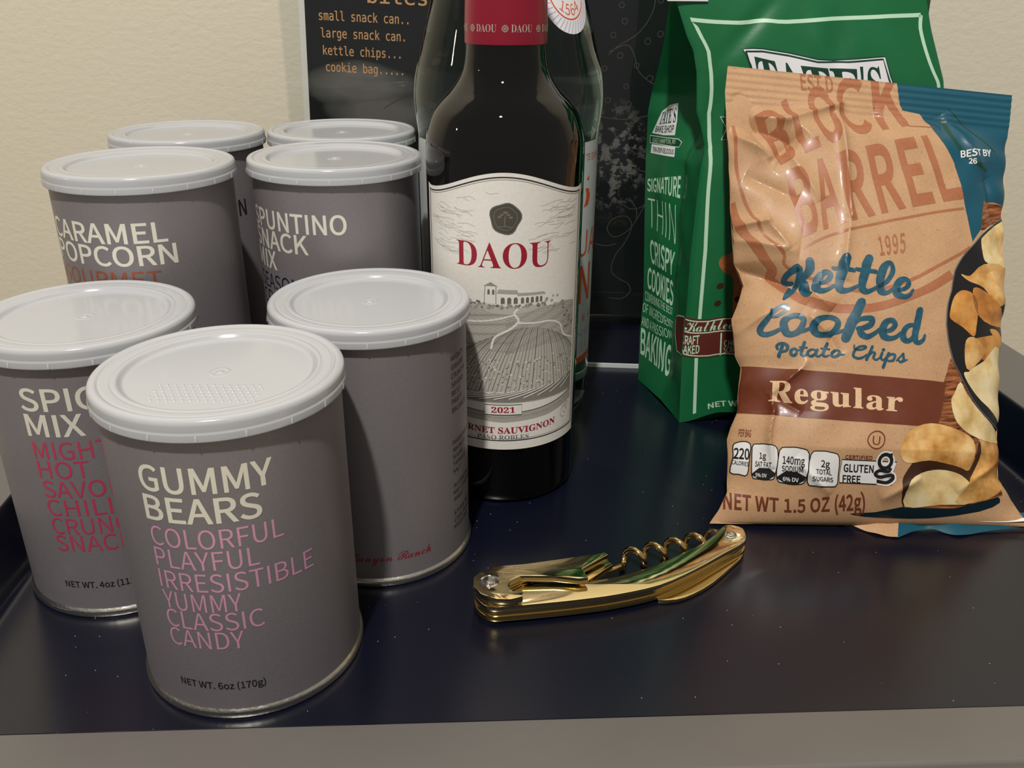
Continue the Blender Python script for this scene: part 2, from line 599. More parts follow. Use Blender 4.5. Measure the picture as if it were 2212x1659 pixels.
def clip_axis(poly, ax, step):
    lo = min(p[ax] for p in poly)
    hi = max(p[ax] for p in poly)
    i0, i1 = math.floor(lo / step + 1e-9), math.ceil(hi / step - 1e-9)
    if i1 - i0 <= 1:
        return [poly]
    out = []
    for i in range(i0, i1):
        a, b = i * step, (i + 1) * step
        q = poly
        for lim, sg in ((a, 1), (b, -1)):
            r = []
            for k in range(len(q)):
                p, s = q[k - 1], q[k]
                dp, ds = (p[ax] - lim) * sg, (s[ax] - lim) * sg
                if (dp >= 0) != (ds >= 0):
                    t = dp / (dp - ds)
                    r.append((p[0] + (s[0] - p[0]) * t, p[1] + (s[1] - p[1]) * t))
                if ds >= 0:
                    r.append(s)
            q = r
            if len(q) < 3:
                break
        if len(q) >= 3:
            out.append(q)
    return out
def decal(mb, surf, polys, m, off):
    """lays flat polygons (surface coordinates) onto a surface, cut so that they follow it"""
    su, sv = surf.step
    vs, fs = [], []
    for p in polys:
        parts = clip_axis(list(p), 0, su)
        if sv:
            parts = [r for q in parts for r in clip_axis(q, 1, sv)]
            if isinstance(surf, Grid):
                parts = [[(d + e[1], e[1]) for d, e in ((x[0], x) for x in r)] for q in parts for r in clip_axis([(x[0] - x[1], x[1]) for x in q], 0, su)]
        for q in parts:
            a2 = sum(q[i - 1][0] * q[i][1] - q[i][0] * q[i - 1][1] for i in range(len(q)))
            if abs(a2) < 1e-7:
                continue
            if a2 < 0:
                q = q[::-1]
            b = len(vs)
            vs += [surf.at(u, v, off) for u, v in q]
            fs.append(tuple(range(b, b + len(q))))
    if fs:
        mb.add(vs, fs, m)
def tri_polys(poly):
    return [[poly[i] for i in t] for t in tessellate_polygon([[Vector((x, y, 0)) for x, y in poly]])]
def smooth_line(pts, n=6, closed=False):
    """Catmull-Rom through the points"""
    P = [np.array(p, float) for p in pts]
    if closed:
        P = [P[-1]] + P + [P[0], P[1]]
    else:
        P = [2 * P[0] - P[1]] + P + [2 * P[-1] - P[-2]]
    out = []
    for i in range(1, len(P) - 2):
        for k in range(n):
            t = k / n
            a, b, c, d = P[i - 1], P[i], P[i + 1], P[i + 2]
            out.append(tuple(0.5 * (2 * b + (c - a) * t + (2 * a - 5 * b + 4 * c - d) * t * t + (3 * b - a - 3 * c + d) * t ** 3)))
    if not closed:
        out.append(tuple(P[-2]))
    return out
def stroke_polys(pts, w, closed=False, aspect=1.0):
    """a line of width w as quads (aspect: size of one v unit over one u unit)"""
    P = [Vector((p[0], p[1] * aspect)) for p in pts]
    n = len(P)
    L, R = [], []
    for i in range(n):
        a = P[i - 1] if (i or closed) else P[0]
        b = P[(i + 1) % n] if (i < n - 1 or closed) else P[-1]
        t = (b - a)
        t = t.normalized() if t.length > 1e-9 else Vector((1, 0))
        ww = w[i] if hasattr(w, '__len__') else w
        d = Vector((-t.y, t.x)) * ww / 2
        L.append(((P[i] + d).x, (P[i] + d).y / aspect))
        R.append(((P[i] - d).x, (P[i] - d).y / aspect))
    out = []
    for i in range(n if closed else n - 1):
        j = (i + 1) % n
        out.append([R[i], R[j], L[j], L[i]])
    return out
def text_polys(s, style, place, spacing=1.0):
    v, tr, w = text_mesh(s, style, spacing)
    q = [place(x / w, y) for x, y in v]
    return [[q[i] for i in t] for t in tr]
def line_place(u0, v0, cap, width=None, ref=None, slope=0.0):
    """straight line of text from u0 along +u with the given cap height and width"""
    def go(x, y):
        return (u0 + x * width, v0 + y * cap + slope * x * width)
    return go
def put_text(mb, surf, s, style, u0, v0, cap, m, off, width=None, stretch=1.0, spacing=1.0):
    w = text_mesh(s, style, spacing)[2]
    decal(mb, surf, text_polys(s, style, line_place(u0, v0, cap, width or w * cap * stretch), spacing), m, off)
def curve_place(bottom, top):
    """text between two guide lines given left to right"""
    b, t = np.array(bottom, float), np.array(top, float)
    def on(c, s):
        s = s * (len(c) - 1)
        i = min(max(int(math.floor(s)), 0), len(c) - 2)
        f = s - i
        return c[i] * (1 - f) + c[i + 1] * f
    def go(x, y):
        p, q = on(b, x), on(t, x)
        return tuple(p + (q - p) * y)
    return go

class Cylinder:
    step = (1.5, 0)
    def __init__(self, r, cx=0.0, cy=0.0):
        self.r, self.cx, self.cy = r, cx, cy
    def at(self, u, v, off):
        a = u / self.r
        r = self.r + off
        return (self.cx + r * math.sin(a), self.cy - r * math.cos(a), v)
class Plane:
    step = (1000, 0)
    def __init__(self, f):
        self.f = f
    def at(self, u, v, off):
        return self.f(u, v, off)
class Turned:
    """surface of revolution with a changing radius"""
    step = (2.0, 2.0)
    def __init__(self, prof):
        self.z = np.array([p[1] for p in prof], float)
        self.r = np.array([p[0] for p in prof], float)
        self.r0 = 40.0
    def at(self, u, v, off):
        r = float(np.interp(v, self.z, self.r)) + off
        a = u / self.r0
        return (r * math.sin(a), -r * math.cos(a), v)

# SURF BEGIN
def _ip(z, tab):
    return np.interp(z, [t[0] for t in tab], [t[1] for t in tab])
def _sm(a, b, x):
    t = np.clip((x - a) / (b - a), 0, 1)
    return t * t * (3 - 2 * t)
class Grid:
    step = (1.0, 1.0)
    def finish(self, P):
        self.P = P
        du = np.gradient(P, axis=1)
        dv = np.gradient(P, axis=0)
        n = np.cross(du, dv)
        n /= np.maximum(np.linalg.norm(n, axis=2, keepdims=True), 1e-9)
        self.N = n
    SUB = 1
    def lerp(self, A, u, v):
        u, v = u * self.SUB, v * self.SUB
        nv, nu = A.shape[0] - 1, A.shape[1] - 1
        u = min(max(u, 0.0), nu)
        v = min(max(v, 0.0), nv)
        i, j = min(int(u + 1e-9), nu - 1), min(int(v + 1e-9), nv - 1)
        a, b = u - i, v - j
        if a >= b:
            return A[j, i] * (1 - a) + A[j, i + 1] * (a - b) + A[j + 1, i + 1] * b
        return A[j, i] * (1 - b) + A[j + 1, i] * (b - a) + A[j + 1, i + 1] * a
    def at(self, u, v, off):
        return self.lerp(self.P, u, v) + self.lerp(self.N, u, v) * off

# brown bag: left and right outlines (height, x) on the plane it leans in
KL = [(1.5,98.5),(7.1,102.9),(14.6,107.2),(29.7,107.9),(37.2,107.9),(42.0,109.4),(49.2,113.2),(59.6,113.9),(68.1,115.3),(73.1,112.6),(89.4,111.3),(95.6,114.1),(104.3,117.6),(110.0,115.4),(114.2,112.8),(128.8,112.0),(143.5,111.6),(162.6,111.3),(179.8,110.5),(192.8,110.0),(205.2,111.7)]
KR = [(1.5,258.0),(6.4,252.6),(13.6,247.3),(21.4,242.3),(36.1,242.5),(52.1,244.0),(68.2,245.0),(84.4,247.2),(98.8,249.7),(109.1,250.6),(134.1,251.5),(146.8,253.0),(166.0,255.2),(176.7,257.3),(185.4,258.8),(192.6,260.0)]
# folds: (a0, b0, a1, b1, height mm, width mm); a across -1..1, b upward 0..1
FOLDS = [(-0.80,0.885,-0.60,0.875,2.2,3.0),(-0.62,0.875,-0.20,0.935,3.0,3.5),(-0.95,0.835,-0.70,0.785,2.8,3.0),(-0.70,0.785,-0.52,0.84,-2.6,4.5),(-0.22,0.93,-0.20,0.66,2.0,2.2),
         (-0.20,0.66,-0.30,0.52,1.2,2.5),(-0.98,0.63,-0.78,0.64,2.4,2.5),(-0.78,0.64,-0.66,0.585,1.8,2.2),(-0.95,0.535,-0.60,0.49,-4.2,6.0),(-1.0,0.60,-0.66,0.575,3.0,6.0),(-0.95,0.875,-0.58,0.83,-2.8,5.0),(-0.62,0.50,-0.40,0.455,1.6,3.0),
         (-0.50,0.43,-0.38,0.395,1.4,2.0),(-0.38,0.395,-0.32,0.36,-1.2,2.5),(-0.80,0.27,-0.72,0.12,1.9,1.5),(-0.80,0.27,-0.55,0.34,1.3,2.0),(-0.80,0.27,-0.60,0.235,-1.2,2.0),
         (-0.98,0.40,-0.80,0.44,1.6,2.5),(-0.55,0.13,-0.35,0.07,1.2,2.5),(0.05,0.06,0.30,0.10,1.6,3.0),(0.55,0.92,0.80,0.80,1.6,4.0),(0.80,0.80,0.98,0.62,-1.5,4.0),
         (0.10,0.92,0.45,0.90,1.5,4.0),(-0.9,0.93,-0.75,0.80,-1.6,3.0),(0.85,0.55,0.98,0.48,1.2,3.0),(0.6,0.08,0.95,0.14,1.4,3.0),(-0.60,0.80,-0.42,0.70,1.4,3.0),(-0.85,0.74,-0.6,0.70,-1.8,4.0)]
class KraftFront(Grid):
    NU, NV, SUB = 120, 176, 2
    step = (0.5, 0.5)
    SEAL = 0.925
    def __init__(self, back=False):
        a = np.linspace(-1, 1, self.NU * self.SUB + 1)[None, :]
        b = np.linspace(0, 1, self.NV * self.SUB + 1)[:, None]
        zl, zr = 1.5 + b * 203.7, 1.5 + b * 191.1
        xl, xr = _ip(zl, KL), _ip(zr, KR)
        s = (a + 1) / 2
        x, z = xl + (xr - xl) * s, zl + (zr - zl) * s
        y = 362 + 0.6 * z
        g = np.clip(b / 0.16, 0, 1) ** 0.6 * (1 - 0.55 * _sm(0.45, self.SEAL, b)) * (1 - _sm(self.SEAL - 0.09, self.SEAL, b) ** 1.5)
        h = (1 - np.abs(a) ** 2.6) ** 0.75 * g
        if back:
            h = -8.0 * h
        else:
            h = 20.0 * h
            ax, by = a * 74, b * 226
            for a0, b0, a1, b1, amp, w in FOLDS:
                p0, p1 = np.array([a0 * 74, b0 * 226]), np.array([a1 * 74, b1 * 226])
                d = p1 - p0
                L = np.hypot(*d)
                t = ((ax - p0[0]) * d[0] + (by - p0[1]) * d[1]) / L
                q = np.abs((-(ax - p0[0]) * d[1] + (by - p0[1]) * d[0]) / L)
                end = np.maximum(np.maximum(-t, t - L), 0)
                fade = np.clip(np.sin(np.pi * np.clip((t + w) / (L + 2 * w), 0, 1)), 0, 1) ** 0.5
                h = h + 1.7 * amp * np.exp(-(np.sqrt(q * q + 0.5) - 0.707) / w * 1.2) * np.exp(-(end / (w * 1.5)) ** 2) * fade * _sm(1.0, 0.93, b) * _sm(0.0, 0.03, b)
            h = h + 0.5 * np.sin(ax * 0.21 + 1.1 * np.sin(by * 0.09)) * np.sin(by * 0.13 + 1.7 * np.sin(ax * 0.06)) * _sm(self.SEAL, self.SEAL - .1, b) * _sm(0, .1, b)
            rib = _sm(self.SEAL - .005, self.SEAL + .005, b) * 0.22 * np.sin(b * 2 * np.pi * 62)
            h = h + rib + 0.6 * _sm(self.SEAL - .01, self.SEAL, b)
            # edges crinkle a little
            h = h + 0.9 * np.sin(by * 0.33 + a * 2) * np.abs(a) ** 6 * _sm(self.SEAL, self.SEAL - .1, b)
        nrm = np.array([0, -0.8575, 0.5145])
        P = np.stack([x + 0 * b, y, z], 2) + h[:, :, None] * nrm
        P[:, :, 2] = np.maximum(P[:, :, 2], 0.6)
        self.finish(P)

GFL = [(0,102.8),(41.4,101.5),(67.5,102.1),(100.3,102.0),(129.1,103.0),(153.2,104.0),(163.2,105.2),(173.6,102.1),(180.4,99.5),(189.7,98.8),(200.7,97.9),(211.9,95.3),(218.9,91.4),(230.0,86.9),(235.5,84.5),(262,82)]
GFR = [(0,236),(100,238),(150,239),(168,240),(198,233.7),(224,222.5),(238,218),(262,216)]
GBL = [(0,85.8),(32.5,85.0),(57.7,86.0),(123.5,83.0),(157.6,81.8),(174.5,80.9),(196.5,83.0),(212.3,84.0),(236.5,83.5),(262,82)]
GD = [(0,64),(150,62),(185,52),(215,30),(238,14),(262,5)]
GG = [(0,2),(20,7),(150,8),(170,16),(195,26),(225,12),(240,3),(262,0)]
class GreenFront(Grid):
    NU, NV = 100, 150
    def __init__(self):
        s = np.linspace(0, 1, self.NU + 1)[None, :]
        t = np.linspace(0, 1, self.NV + 1)[:, None]
        zb = 7.0 * _sm(0.0, 0.2, s) * _sm(1.0, 0.8, s)
        z = zb + (262 - zb) * t
        xl, xr = _ip(z, GFL), _ip(z, GFR)
        x = xl + (xr - xl) * s
        e = (4 * s * (1 - s)) ** 0.6
        y = 476 + 0.1 * z + 5 * s - 9 * e * np.sin(np.pi * np.clip(z / 250, 0, 1)) ** 0.8
        # soft dents near the top and a cheek beside the left fold
        y = y + 3.0 * np.exp(-((x - 108) / 9) ** 2 - ((z - 178) / 22) ** 2)
        y = y - 2.2 * np.exp(-(((x - 160) + 0.25 * (z - 220)) / 7) ** 2 - ((z - 218) / 14) ** 2) + 2.0 * np.exp(-(((x - 172) + 0.2 * (z - 215)) / 6) ** 2 - ((z - 215) / 15) ** 2)
        y = y + 1.6 * np.exp(-(((x - 125) - 0.8 * (z - 225)) / 6) ** 2 - ((z - 224) / 16) ** 2) - 1.5 * np.exp(-(((x - 205) + 0.5 * (z - 205)) / 7) ** 2 - ((z - 205) / 18) ** 2)
        y = y + 0.5 * np.sin(x * 0.12 + 1.3 * np.sin(z * 0.05)) * np.sin(z * 0.11) * e
        self.finish(np.stack([x, y, z], 2))
class GreenSide(Grid):
    """left gusset: u from the back fold to the front fold"""
    NU, NV = 40, 150
    def __init__(self):
        s = np.linspace(0, 1, self.NU + 1)[None, :]
        t = np.linspace(0, 1, self.NV + 1)[:, None]
        z = 0.0 + 262 * t + 0 * s
        xf, xb = _ip(z, GFL), _ip(z, GBL)
        yf = 476 + 0.1 * z
        yb = yf + _ip(z, GD)
        x = xb + (xf - xb) * s
        y = yb + (yf - yb) * s
        fold = (1 - np.abs(2 * s - 1)) ** 1.0
        x = x + _ip(z, GG) * fold - 2.5 * np.sin(np.pi * s) ** 2 * np.sin(2 * np.pi * s) ** 2 * _sm(10, 40, z) * _sm(190, 150, z)
        x = x + 0.5 * np.sin(z * 0.17 + 6 * s) * np.sin(np.pi * s) * _sm(20, 60, z)
        self.finish(np.stack([x, y, z], 2))
# SURF END

# KP BEGIN
KP = {
'K': {
 'teal': [(71.21,177.5),(73.2,168.03),(74.55,164.75),(81.93,164.05),(85.69,158.27),(89.3,151.21),(94.53,142.55),(97.46,132.8),(99.97,121.03),(101.31,110.14),(106.27,116.12),(108.74,128.58),(114.01,129.15),(123.3,128.73),(123.01,138.95),(121.45,152.1),(120.69,163.21),(120.7,176.21),(103.05,177.31)],
 'wood_top': [(106.25,115.74),(108.74,128.58),(114.13,128.64),(123.3,128.73),(121.98,120.67),(112.06,117.32)],
 'pan': [(125.97,125.15),(120.07,123.42),(109.96,116.45),(102.32,109.31),(95.6,102.63),(90.45,94.41),(87.81,84.29),(88.62,74.65),(90.62,66.72),(94.03,59.01),(99.75,50.76),(106.97,43.95),(116.49,38.92),(125.5,38.04),(122.61,80.89)],
 'pan_rim': [(120.07,123.42),(109.96,116.45),(102.32,109.31),(95.6,102.63),(90.45,94.41),(87.81,84.29),(88.62,74.65),(90.62,66.72),(94.03,59.01),(99.75,50.76),(106.97,43.95),(116.49,38.92),(124.78,37.53)],
 'wood': [(90.78,63.22),(88.59,58.36),(86.66,53.85),(85.1,44.19),(84.69,37.62),(80.7,36.28),(74.2,30.08),(75.73,22.51),(73.53,16.54),(70.95,6.91),(91.32,6.79),(115.86,11.98),(125.5,38.39),(116.62,38.57),(106.97,43.59),(99.75,50.4),(93.99,58.66)],
 'shade': [(70.95,6.91),(69.52,13.1),(72.95,20.77),(78.42,25.95),(91.44,25.45),(102.95,23.16),(105.43,31.09),(107.63,31.19),(107.46,24.16),(100.53,16.16),(89.97,21.13),(79.33,19.71),(73.07,15.35)],
 'c1': [(69.79,29.79),(73.46,35.67),(81.81,38.21),(92.7,36.68),(101.74,33.58),(104.0,28.58),(101.42,21.38),(97.19,22.15),(92.19,23.24),(82.19,24.53),(72.86,23.3),(69.44,26.09)],
 'c2a': [(71.3,7.26),(72.68,15.35),(79.05,19.7),(87.61,21.25),(96.36,19.88),(100.52,16.67),(99.99,9.16),(85.71,8.13)],
 'c2b': [(100.52,16.67),(106.51,25.88),(106.8,31.86),(103.9,34.38),(109.11,33.04),(122.5,32.83),(122.07,19.43),(112.68,12.3),(99.93,8.99),(92.19,9.25)],
 'c3': [(90.29,46.85),(91.96,49.74),(94.94,54.32),(98.42,49.77),(108.09,42.23),(116.99,37.34),(121.03,32.53),(108.81,32.66),(98.41,35.89),(92.33,40.31)],
 'c4': [(96.38,57.57),(99.11,58.46),(100.49,59.62),(108.2,63.45),(118.36,69.74),(123.1,41.19),(110.55,45.62),(100.78,52.25)],
 'c5': [(97.83,70.49),(101.6,72.1),(106.73,69.83),(109.39,66.9),(99.41,59.01),(97.19,63.98)],
 'c6': [(88.71,81.09),(89.88,86.84),(93.8,89.6),(99.27,88.54),(102.85,84.31),(102.96,76.05),(101.59,72.28),(96.13,75.38),(89.5,77.92)],
 'c7': [(99.41,91.13),(106.52,90.47),(116.44,85.23),(119.27,78.65),(106.71,78.88),(99.9,85.55)],
 'c8': [(94.09,96.15),(98.54,95.88),(105.77,101.45),(119.07,102.18),(117.58,87.51),(111.49,87.03),(105.28,91.96),(97.63,93.54)],
 'c9': [(106.37,113.67),(111.56,118.54),(121.29,121.84),(120.14,103.16),(108.19,102.23),(105.61,105.55)],
 'c10': [(101.16,70.8),(106.33,72.64),(114.97,74.53),(118.39,73.95),(118.71,69.99),(108.21,63.64),(106.66,67.84)],
 'c11': [(110.94,76.17),(115.7,76.54),(119.47,73.23),(115.06,72.87)],
 'barrel_b': [(27.36,107.44),(45.94,113.99),(70.73,121.38),(98.12,128.67)],
 'barrel_t': [(22.87,132.2),(42.26,139.84),(65.27,147.1),(88.95,153.74)],
 'block_b': [(20.8,136.71),(36.86,144.53),(52.92,150.97),(75.98,158.16)],
 'block_t': [(12.23,155.59),(30.84,167.08),(47.66,174.26),(72.32,181.88)],
 'amp_line1': [(76.23,157.26),(88.11,157.77)],
 'rule1': [(26.93,102.06),(39.83,107.95),(68.0,115.91),(98.57,123.75)],
 'y1995_b': [(58.67,100.62),(69.83,102.8)],
 'y1995_t': [(58.37,107.84),(70.16,110.22)],
 'shield1': [(3.06,154.72),(2.68,136.95),(4.62,123.8),(11.35,107.34),(18.67,99.5),(18.68,95.16),(27.57,90.41),(46.01,86.16),(68.32,91.0),(91.32,102.48),(99.8,107.61)],
 'shield2': [(0.21,120.97),(2.53,110.38),(9.0,101.1),(13.22,94.64),(12.71,90.21),(29.78,80.79),(53.64,80.04),(74.34,87.4),(89.55,95.59)],
 'kettle_b': [(16.63,83.49),(32.55,83.51),(52.59,84.42),(71.71,84.71)],
 'kettle_t': [(17.46,95.69),(34.61,96.51),(54.2,97.69),(73.18,98.25)],
 'cooked_b': [(8.17,68.68),(29.33,68.68),(54.54,68.61),(78.92,67.9)],
 'cooked_t': [(6.98,81.42),(27.58,82.01),(52.92,83.02),(77.83,80.9)],
 'potato_b': [(15.45,60.86),(32.42,60.9),(50.04,60.56),(69.68,59.78)],
 'potato_t': [(16.15,65.97),(33.06,66.21),(50.45,65.85),(70.16,64.81)],
 'band': [(0.36,58.02),(17.74,56.5),(47.07,55.14),(87.83,53.74),(85.04,36.77),(58.95,37.47),(29.18,38.63),(0.02,40.47)],
 'reg_b': [(11.5,44.79),(28.15,43.69),(47.82,42.77),(67.55,41.97)],
 'reg_t': [(11.59,52.1),(27.9,51.15),(47.45,50.02),(67.86,49.35)],
 'per_b': [(3.62,31.98),(8.28,31.6)],
 'per_t': [(3.23,34.52),(7.82,34.14)],
 'p1': [(2.01,28.59),(3.88,29.77),(6.73,29.91),(8.37,28.55),(7.79,23.84),(7.38,17.98),(4.15,18.1),(0.85,18.91),(1.74,24.66)],
 'p2': [(8.87,27.88),(11.51,29.06),(14.91,28.85),(18.71,27.12),(18.25,17.63),(15.72,16.26),(11.78,16.53),(9.21,17.84)],
 'p3': [(19.46,26.8),(23.16,28.0),(27.69,27.72),(31.22,25.8),(30.6,16.49),(27.26,14.77),(22.24,15.19),(19.01,16.81)],
 'p4': [(31.98,25.65),(35.62,26.87),(40.15,26.45),(43.58,24.7),(43.61,15.37),(39.68,14.14),(34.3,14.39),(31.15,15.67)],
 'box': [(44.85,24.06),(68.24,23.55),(66.06,15.24),(44.43,15.72)],
 'd2': [(9.35,18.51),(11.89,20.55),(15.79,20.43),(18.39,18.64),(17.89,17.46),(15.72,16.26),(11.78,16.53),(9.21,17.84)],
 'd3': [(19.18,17.48),(22.39,19.53),(27.06,19.27),(30.7,17.49),(30.09,16.15),(27.26,14.77),(22.24,15.19),(19.01,16.81)],
 't220_b': [(1.89,23.81),(7.62,23.5)],
 't220_t': [(2.47,28.24),(7.83,27.88)],
 'tcal_b': [(1.28,21.78),(7.63,20.99)],
 'tcal_t': [(1.39,23.47),(7.68,22.67)],
 't1_b': [(11.8,23.89),(14.27,23.74)],
 't1_t': [(11.71,26.39),(14.11,26.23)],
 'tsat_b': [(10.2,21.03),(16.42,20.6)],
 'tsat_t': [(10.2,23.2),(16.23,22.74)],
 't140_b': [(20.98,22.17),(29.49,21.79)],
 't140_t': [(20.76,25.32),(29.38,24.94)],
 'tsod_b': [(20.9,19.51),(29.31,19.13)],
 'tsod_t': [(20.64,21.83),(28.9,21.44)],
 't2_b': [(36.49,21.25),(39.97,20.98)],
 't2_t': [(36.21,24.07),(39.61,23.79)],
 'ttot_b': [(34.55,18.72),(41.13,18.34)],
 'ttot_t': [(34.45,20.72),(40.84,20.33)],
 'tsug_b': [(32.93,16.2),(41.62,15.84)],
 'tsug_t': [(32.81,18.02),(41.72,17.68)],
 't5_b': [(10.68,17.35),(14.99,17.08)],
 't5_t': [(10.59,18.86),(14.95,18.59)],
 't6_b': [(21.47,16.02),(27.8,15.62)],
 't6_t': [(21.43,17.68),(27.78,17.28)],
 'tcert_b': [(46.18,24.42),(57.51,24.32)],
 'tcert_t': [(46.01,25.91),(57.28,25.81)],
 'tglu_b': [(46.17,19.77),(58.7,19.49)],
 'tglu_t': [(45.82,22.92),(58.4,22.67)],
 'tfree_b': [(45.84,15.91),(53.22,15.7)],
 'tfree_t': [(46.11,18.93),(53.6,18.73)],
 'gring': [(63.32,23.78)],
 'gtail': [(66.15,26.19),(64.23,25.81)],
 'gtail2': [(66.02,21.48),(65.03,20.12),(61.39,20.38),(59.55,19.17),(61.62,18.03),(66.56,18.79),(67.03,17.62),(64.18,16.05),(59.96,16.48)],
 'ucircle': [(58.74,31.36)],
 'ucr': [(62.41,31.47),(58.77,28.17)],
 'u_b': [(57.16,29.64),(60.42,29.56)],
 'u_t': [(57.09,32.83),(60.36,32.76)],
 'net_b': [(1.41,5.56),(15.1,4.96),(29.96,4.65),(43.48,5.35),(55.65,6.02)],
 'net_t': [(-1.4,11.26),(12.75,10.0),(28.24,9.07),(41.98,10.46),(54.36,11.83)],
 'est_b': [(31.8,169.3),(45.25,169.44)],
 'est_t': [(30.55,175.69),(44.02,175.88)],
 'ds1_b': [(97.6,145.03),(111.51,147.61)],
 'ds1_t': [(97.25,147.61),(111.5,150.53)],
 'ds2_b': [(101.01,142.85),(104.21,143.04)],
 'ds2_t': [(100.91,144.91),(103.91,144.95)],
 'teal_ring': [(91.53,162.43),(94.51,152.62),(100.32,145.26),(109.67,141.19)],
 'teal_ring2': [(94.27,167.34),(102.36,159.19),(114.16,149.92)],
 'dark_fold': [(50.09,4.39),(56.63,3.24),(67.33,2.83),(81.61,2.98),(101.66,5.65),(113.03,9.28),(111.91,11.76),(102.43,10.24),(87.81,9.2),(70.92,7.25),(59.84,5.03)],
},
'G': {
 'border': [(6.8,2.33),(6.07,22.65),(5.6,38.62),(5.59,57.47),(5.09,64.82),(3.96,79.35),(3.65,87.78),(2.42,93.36),(3.47,98.71),(5.23,104.16),(5.85,109.52),(5.7,114.83),(5.9,122.79),(4.85,127.9),(3.43,130.12),(12.82,129.2),(22.85,128.84),(32.4,129.55),(41.33,129.23),(60.42,130.25),(79.14,130.9),(96.41,131.96),(95.23,128.03),(95.07,121.72),(95.86,116.43),(97.32,112.16)],
 'plaque': [(19.85,121.27),(23.99,121.58),(27.8,121.48),(37.8,120.32),(48.74,118.56),(55.42,118.26),(61.74,118.56),(76.86,119.45),(77.14,113.64),(79.16,106.75),(80.36,94.8),(51.9,90.6),(21.57,91.77),(22.65,108.56),(21.72,116.74)],
 'plaque_line': [(20.76,120.62),(27.4,120.68),(37.54,119.52),(48.53,117.75),(61.48,117.75),(75.86,118.64),(76.23,112.95),(78.37,105.78)],
 'tates_b': [(24.01,106.53),(36.61,105.27),(49.58,104.32),(61.49,104.4),(72.79,105.8)],
 'tates_t': [(23.74,119.04),(34.46,117.22),(47.84,115.85),(63.89,115.62),(73.58,116.19)],
 'cookie': [(11.59,54.84),(12.19,57.24),(15.18,58.12),(19.71,59.12),(31.76,56.14),(37.06,46.72),(34.82,35.35),(23.39,32.62),(19.88,35.0),(18.64,43.2),(17.97,49.72),(14.35,51.64)],
 'craft': [(-0.35,38.18),(9.28,36.54),(26.81,35.87),(29.43,21.01),(11.17,22.41),(0.1,24.4)],
 'craft_top': [(-0.24,37.22),(9.4,35.71),(26.94,35.05)],
 'craft_bot': [(0.19,25.23),(11.07,23.11),(29.29,21.87)],
 'craft_mid': [(-0.32,33.04),(9.92,31.69),(27.76,30.34)],
 'craft_v': [(15.46,30.5),(16.29,22.23)],
 'kath_b': [(0.02,33.35),(11.8,31.97),(23.58,31.45)],
 'kath_t': [(-0.22,37.06),(11.31,35.66),(23.0,35.1)],
 'cr_b': [(-1.15,28.67),(6.51,28.4)],
 'cr_t': [(-1.3,31.6),(6.32,31.38)],
 'ba_b': [(-1.16,25.41),(6.94,25.01)],
 'ba_t': [(-1.29,28.19),(6.77,27.86)],
 'ch_b': [(17.39,25.36),(32.68,25.4)],
 'ch_t': [(17.05,27.61),(32.28,27.63)],
 'so_b': [(17.58,22.93),(33.11,23.0)],
 'so_t': [(17.25,25.03),(32.75,25.06)],
 'net_b': [(13.01,2.36),(29.68,2.71)],
 'net_t': [(12.61,4.46),(28.98,4.74)],
 'ribbon': [(8.91,101.75),(13.63,101.23),(11.72,94.99),(7.06,95.02),(10.11,98.28)],
},
'S': {
 'sig_b': [(1.47,72.3),(11.78,73.45),(19.2,73.32)],
 'sig_t': [(1.33,76.34),(11.23,78.57),(18.34,80.29)],
 'thin_b': [(2.54,59.78),(11.69,58.74),(18.19,56.72)],
 'thin_t': [(1.53,70.02),(11.07,70.92),(17.95,70.87)],
 'cris_b': [(4.64,47.27),(12.64,47.03),(18.33,46.26)],
 'cris_t': [(3.66,55.17),(12.28,55.26),(18.41,54.17)],
 'cook_b': [(2.76,37.4),(12.11,36.69),(18.44,35.22)],
 'cook_t': [(2.62,44.67),(11.66,44.74),(18.25,43.74)],
 'comb_b': [(1.46,32.07),(12.28,32.6),(19.18,31.88)],
 'comb_t': [(1.23,35.54),(11.75,35.55),(18.62,34.26)],
 'ofin_b': [(0.37,27.43),(12.15,27.51),(23.85,27.44)],
 'ofin_t': [(0.4,30.85),(12.0,31.13),(20.01,29.76)],
 'anda_b': [(0.69,22.11),(12.4,22.49),(28.07,24.13)],
 'anda_t': [(0.38,25.63),(12.29,25.98),(26.03,26.65)],
 'bak_b': [(1.13,11.24),(10.96,10.5),(20.08,9.34)],
 'bak_t': [(0.9,20.9),(11.96,21.27),(20.45,20.41)],
 'plq': [(5.37,100.45),(7.48,102.83),(10.03,103.69),(11.71,98.06),(12.48,93.21),(7.55,92.55),(2.2,92.64),(3.8,96.36)],
 'pt_b': [(4.63,95.98),(7.88,96.69),(11.36,97.56)],
 'pt_t': [(5.68,100.02),(7.67,101.31),(10.06,102.02)],
 'bs_b': [(3.33,93.27),(7.53,93.5),(11.57,94.18)],
 'bs_t': [(3.72,95.24),(7.29,95.68),(11.21,96.46)],
 'ban': [(1.49,91.73),(6.83,91.82),(14.34,92.21),(15.92,91.35),(15.67,89.6),(7.59,89.36),(1.78,89.17)],
 'ban_b': [(3.03,89.51),(8.72,89.85),(14.05,90.46)],
 'ban_t': [(2.79,91.1),(8.17,91.36),(13.4,91.93)],
 'plq2': [(2.5,88.78),(7.71,89.06),(14.24,89.54),(15.23,86.23),(8.98,85.87),(2.56,85.68)],
 'p2_b': [(3.44,86.3),(8.68,86.63),(14.51,87.07)],
 'p2_t': [(3.34,87.92),(8.06,88.15),(14.09,88.58)],
 'scroll': [(26.66,33.76),(30.47,35.46),(37.5,37.21),(38.83,37.64),(40.22,24.46),(33.07,23.54),(29.01,28.5)],
},
}
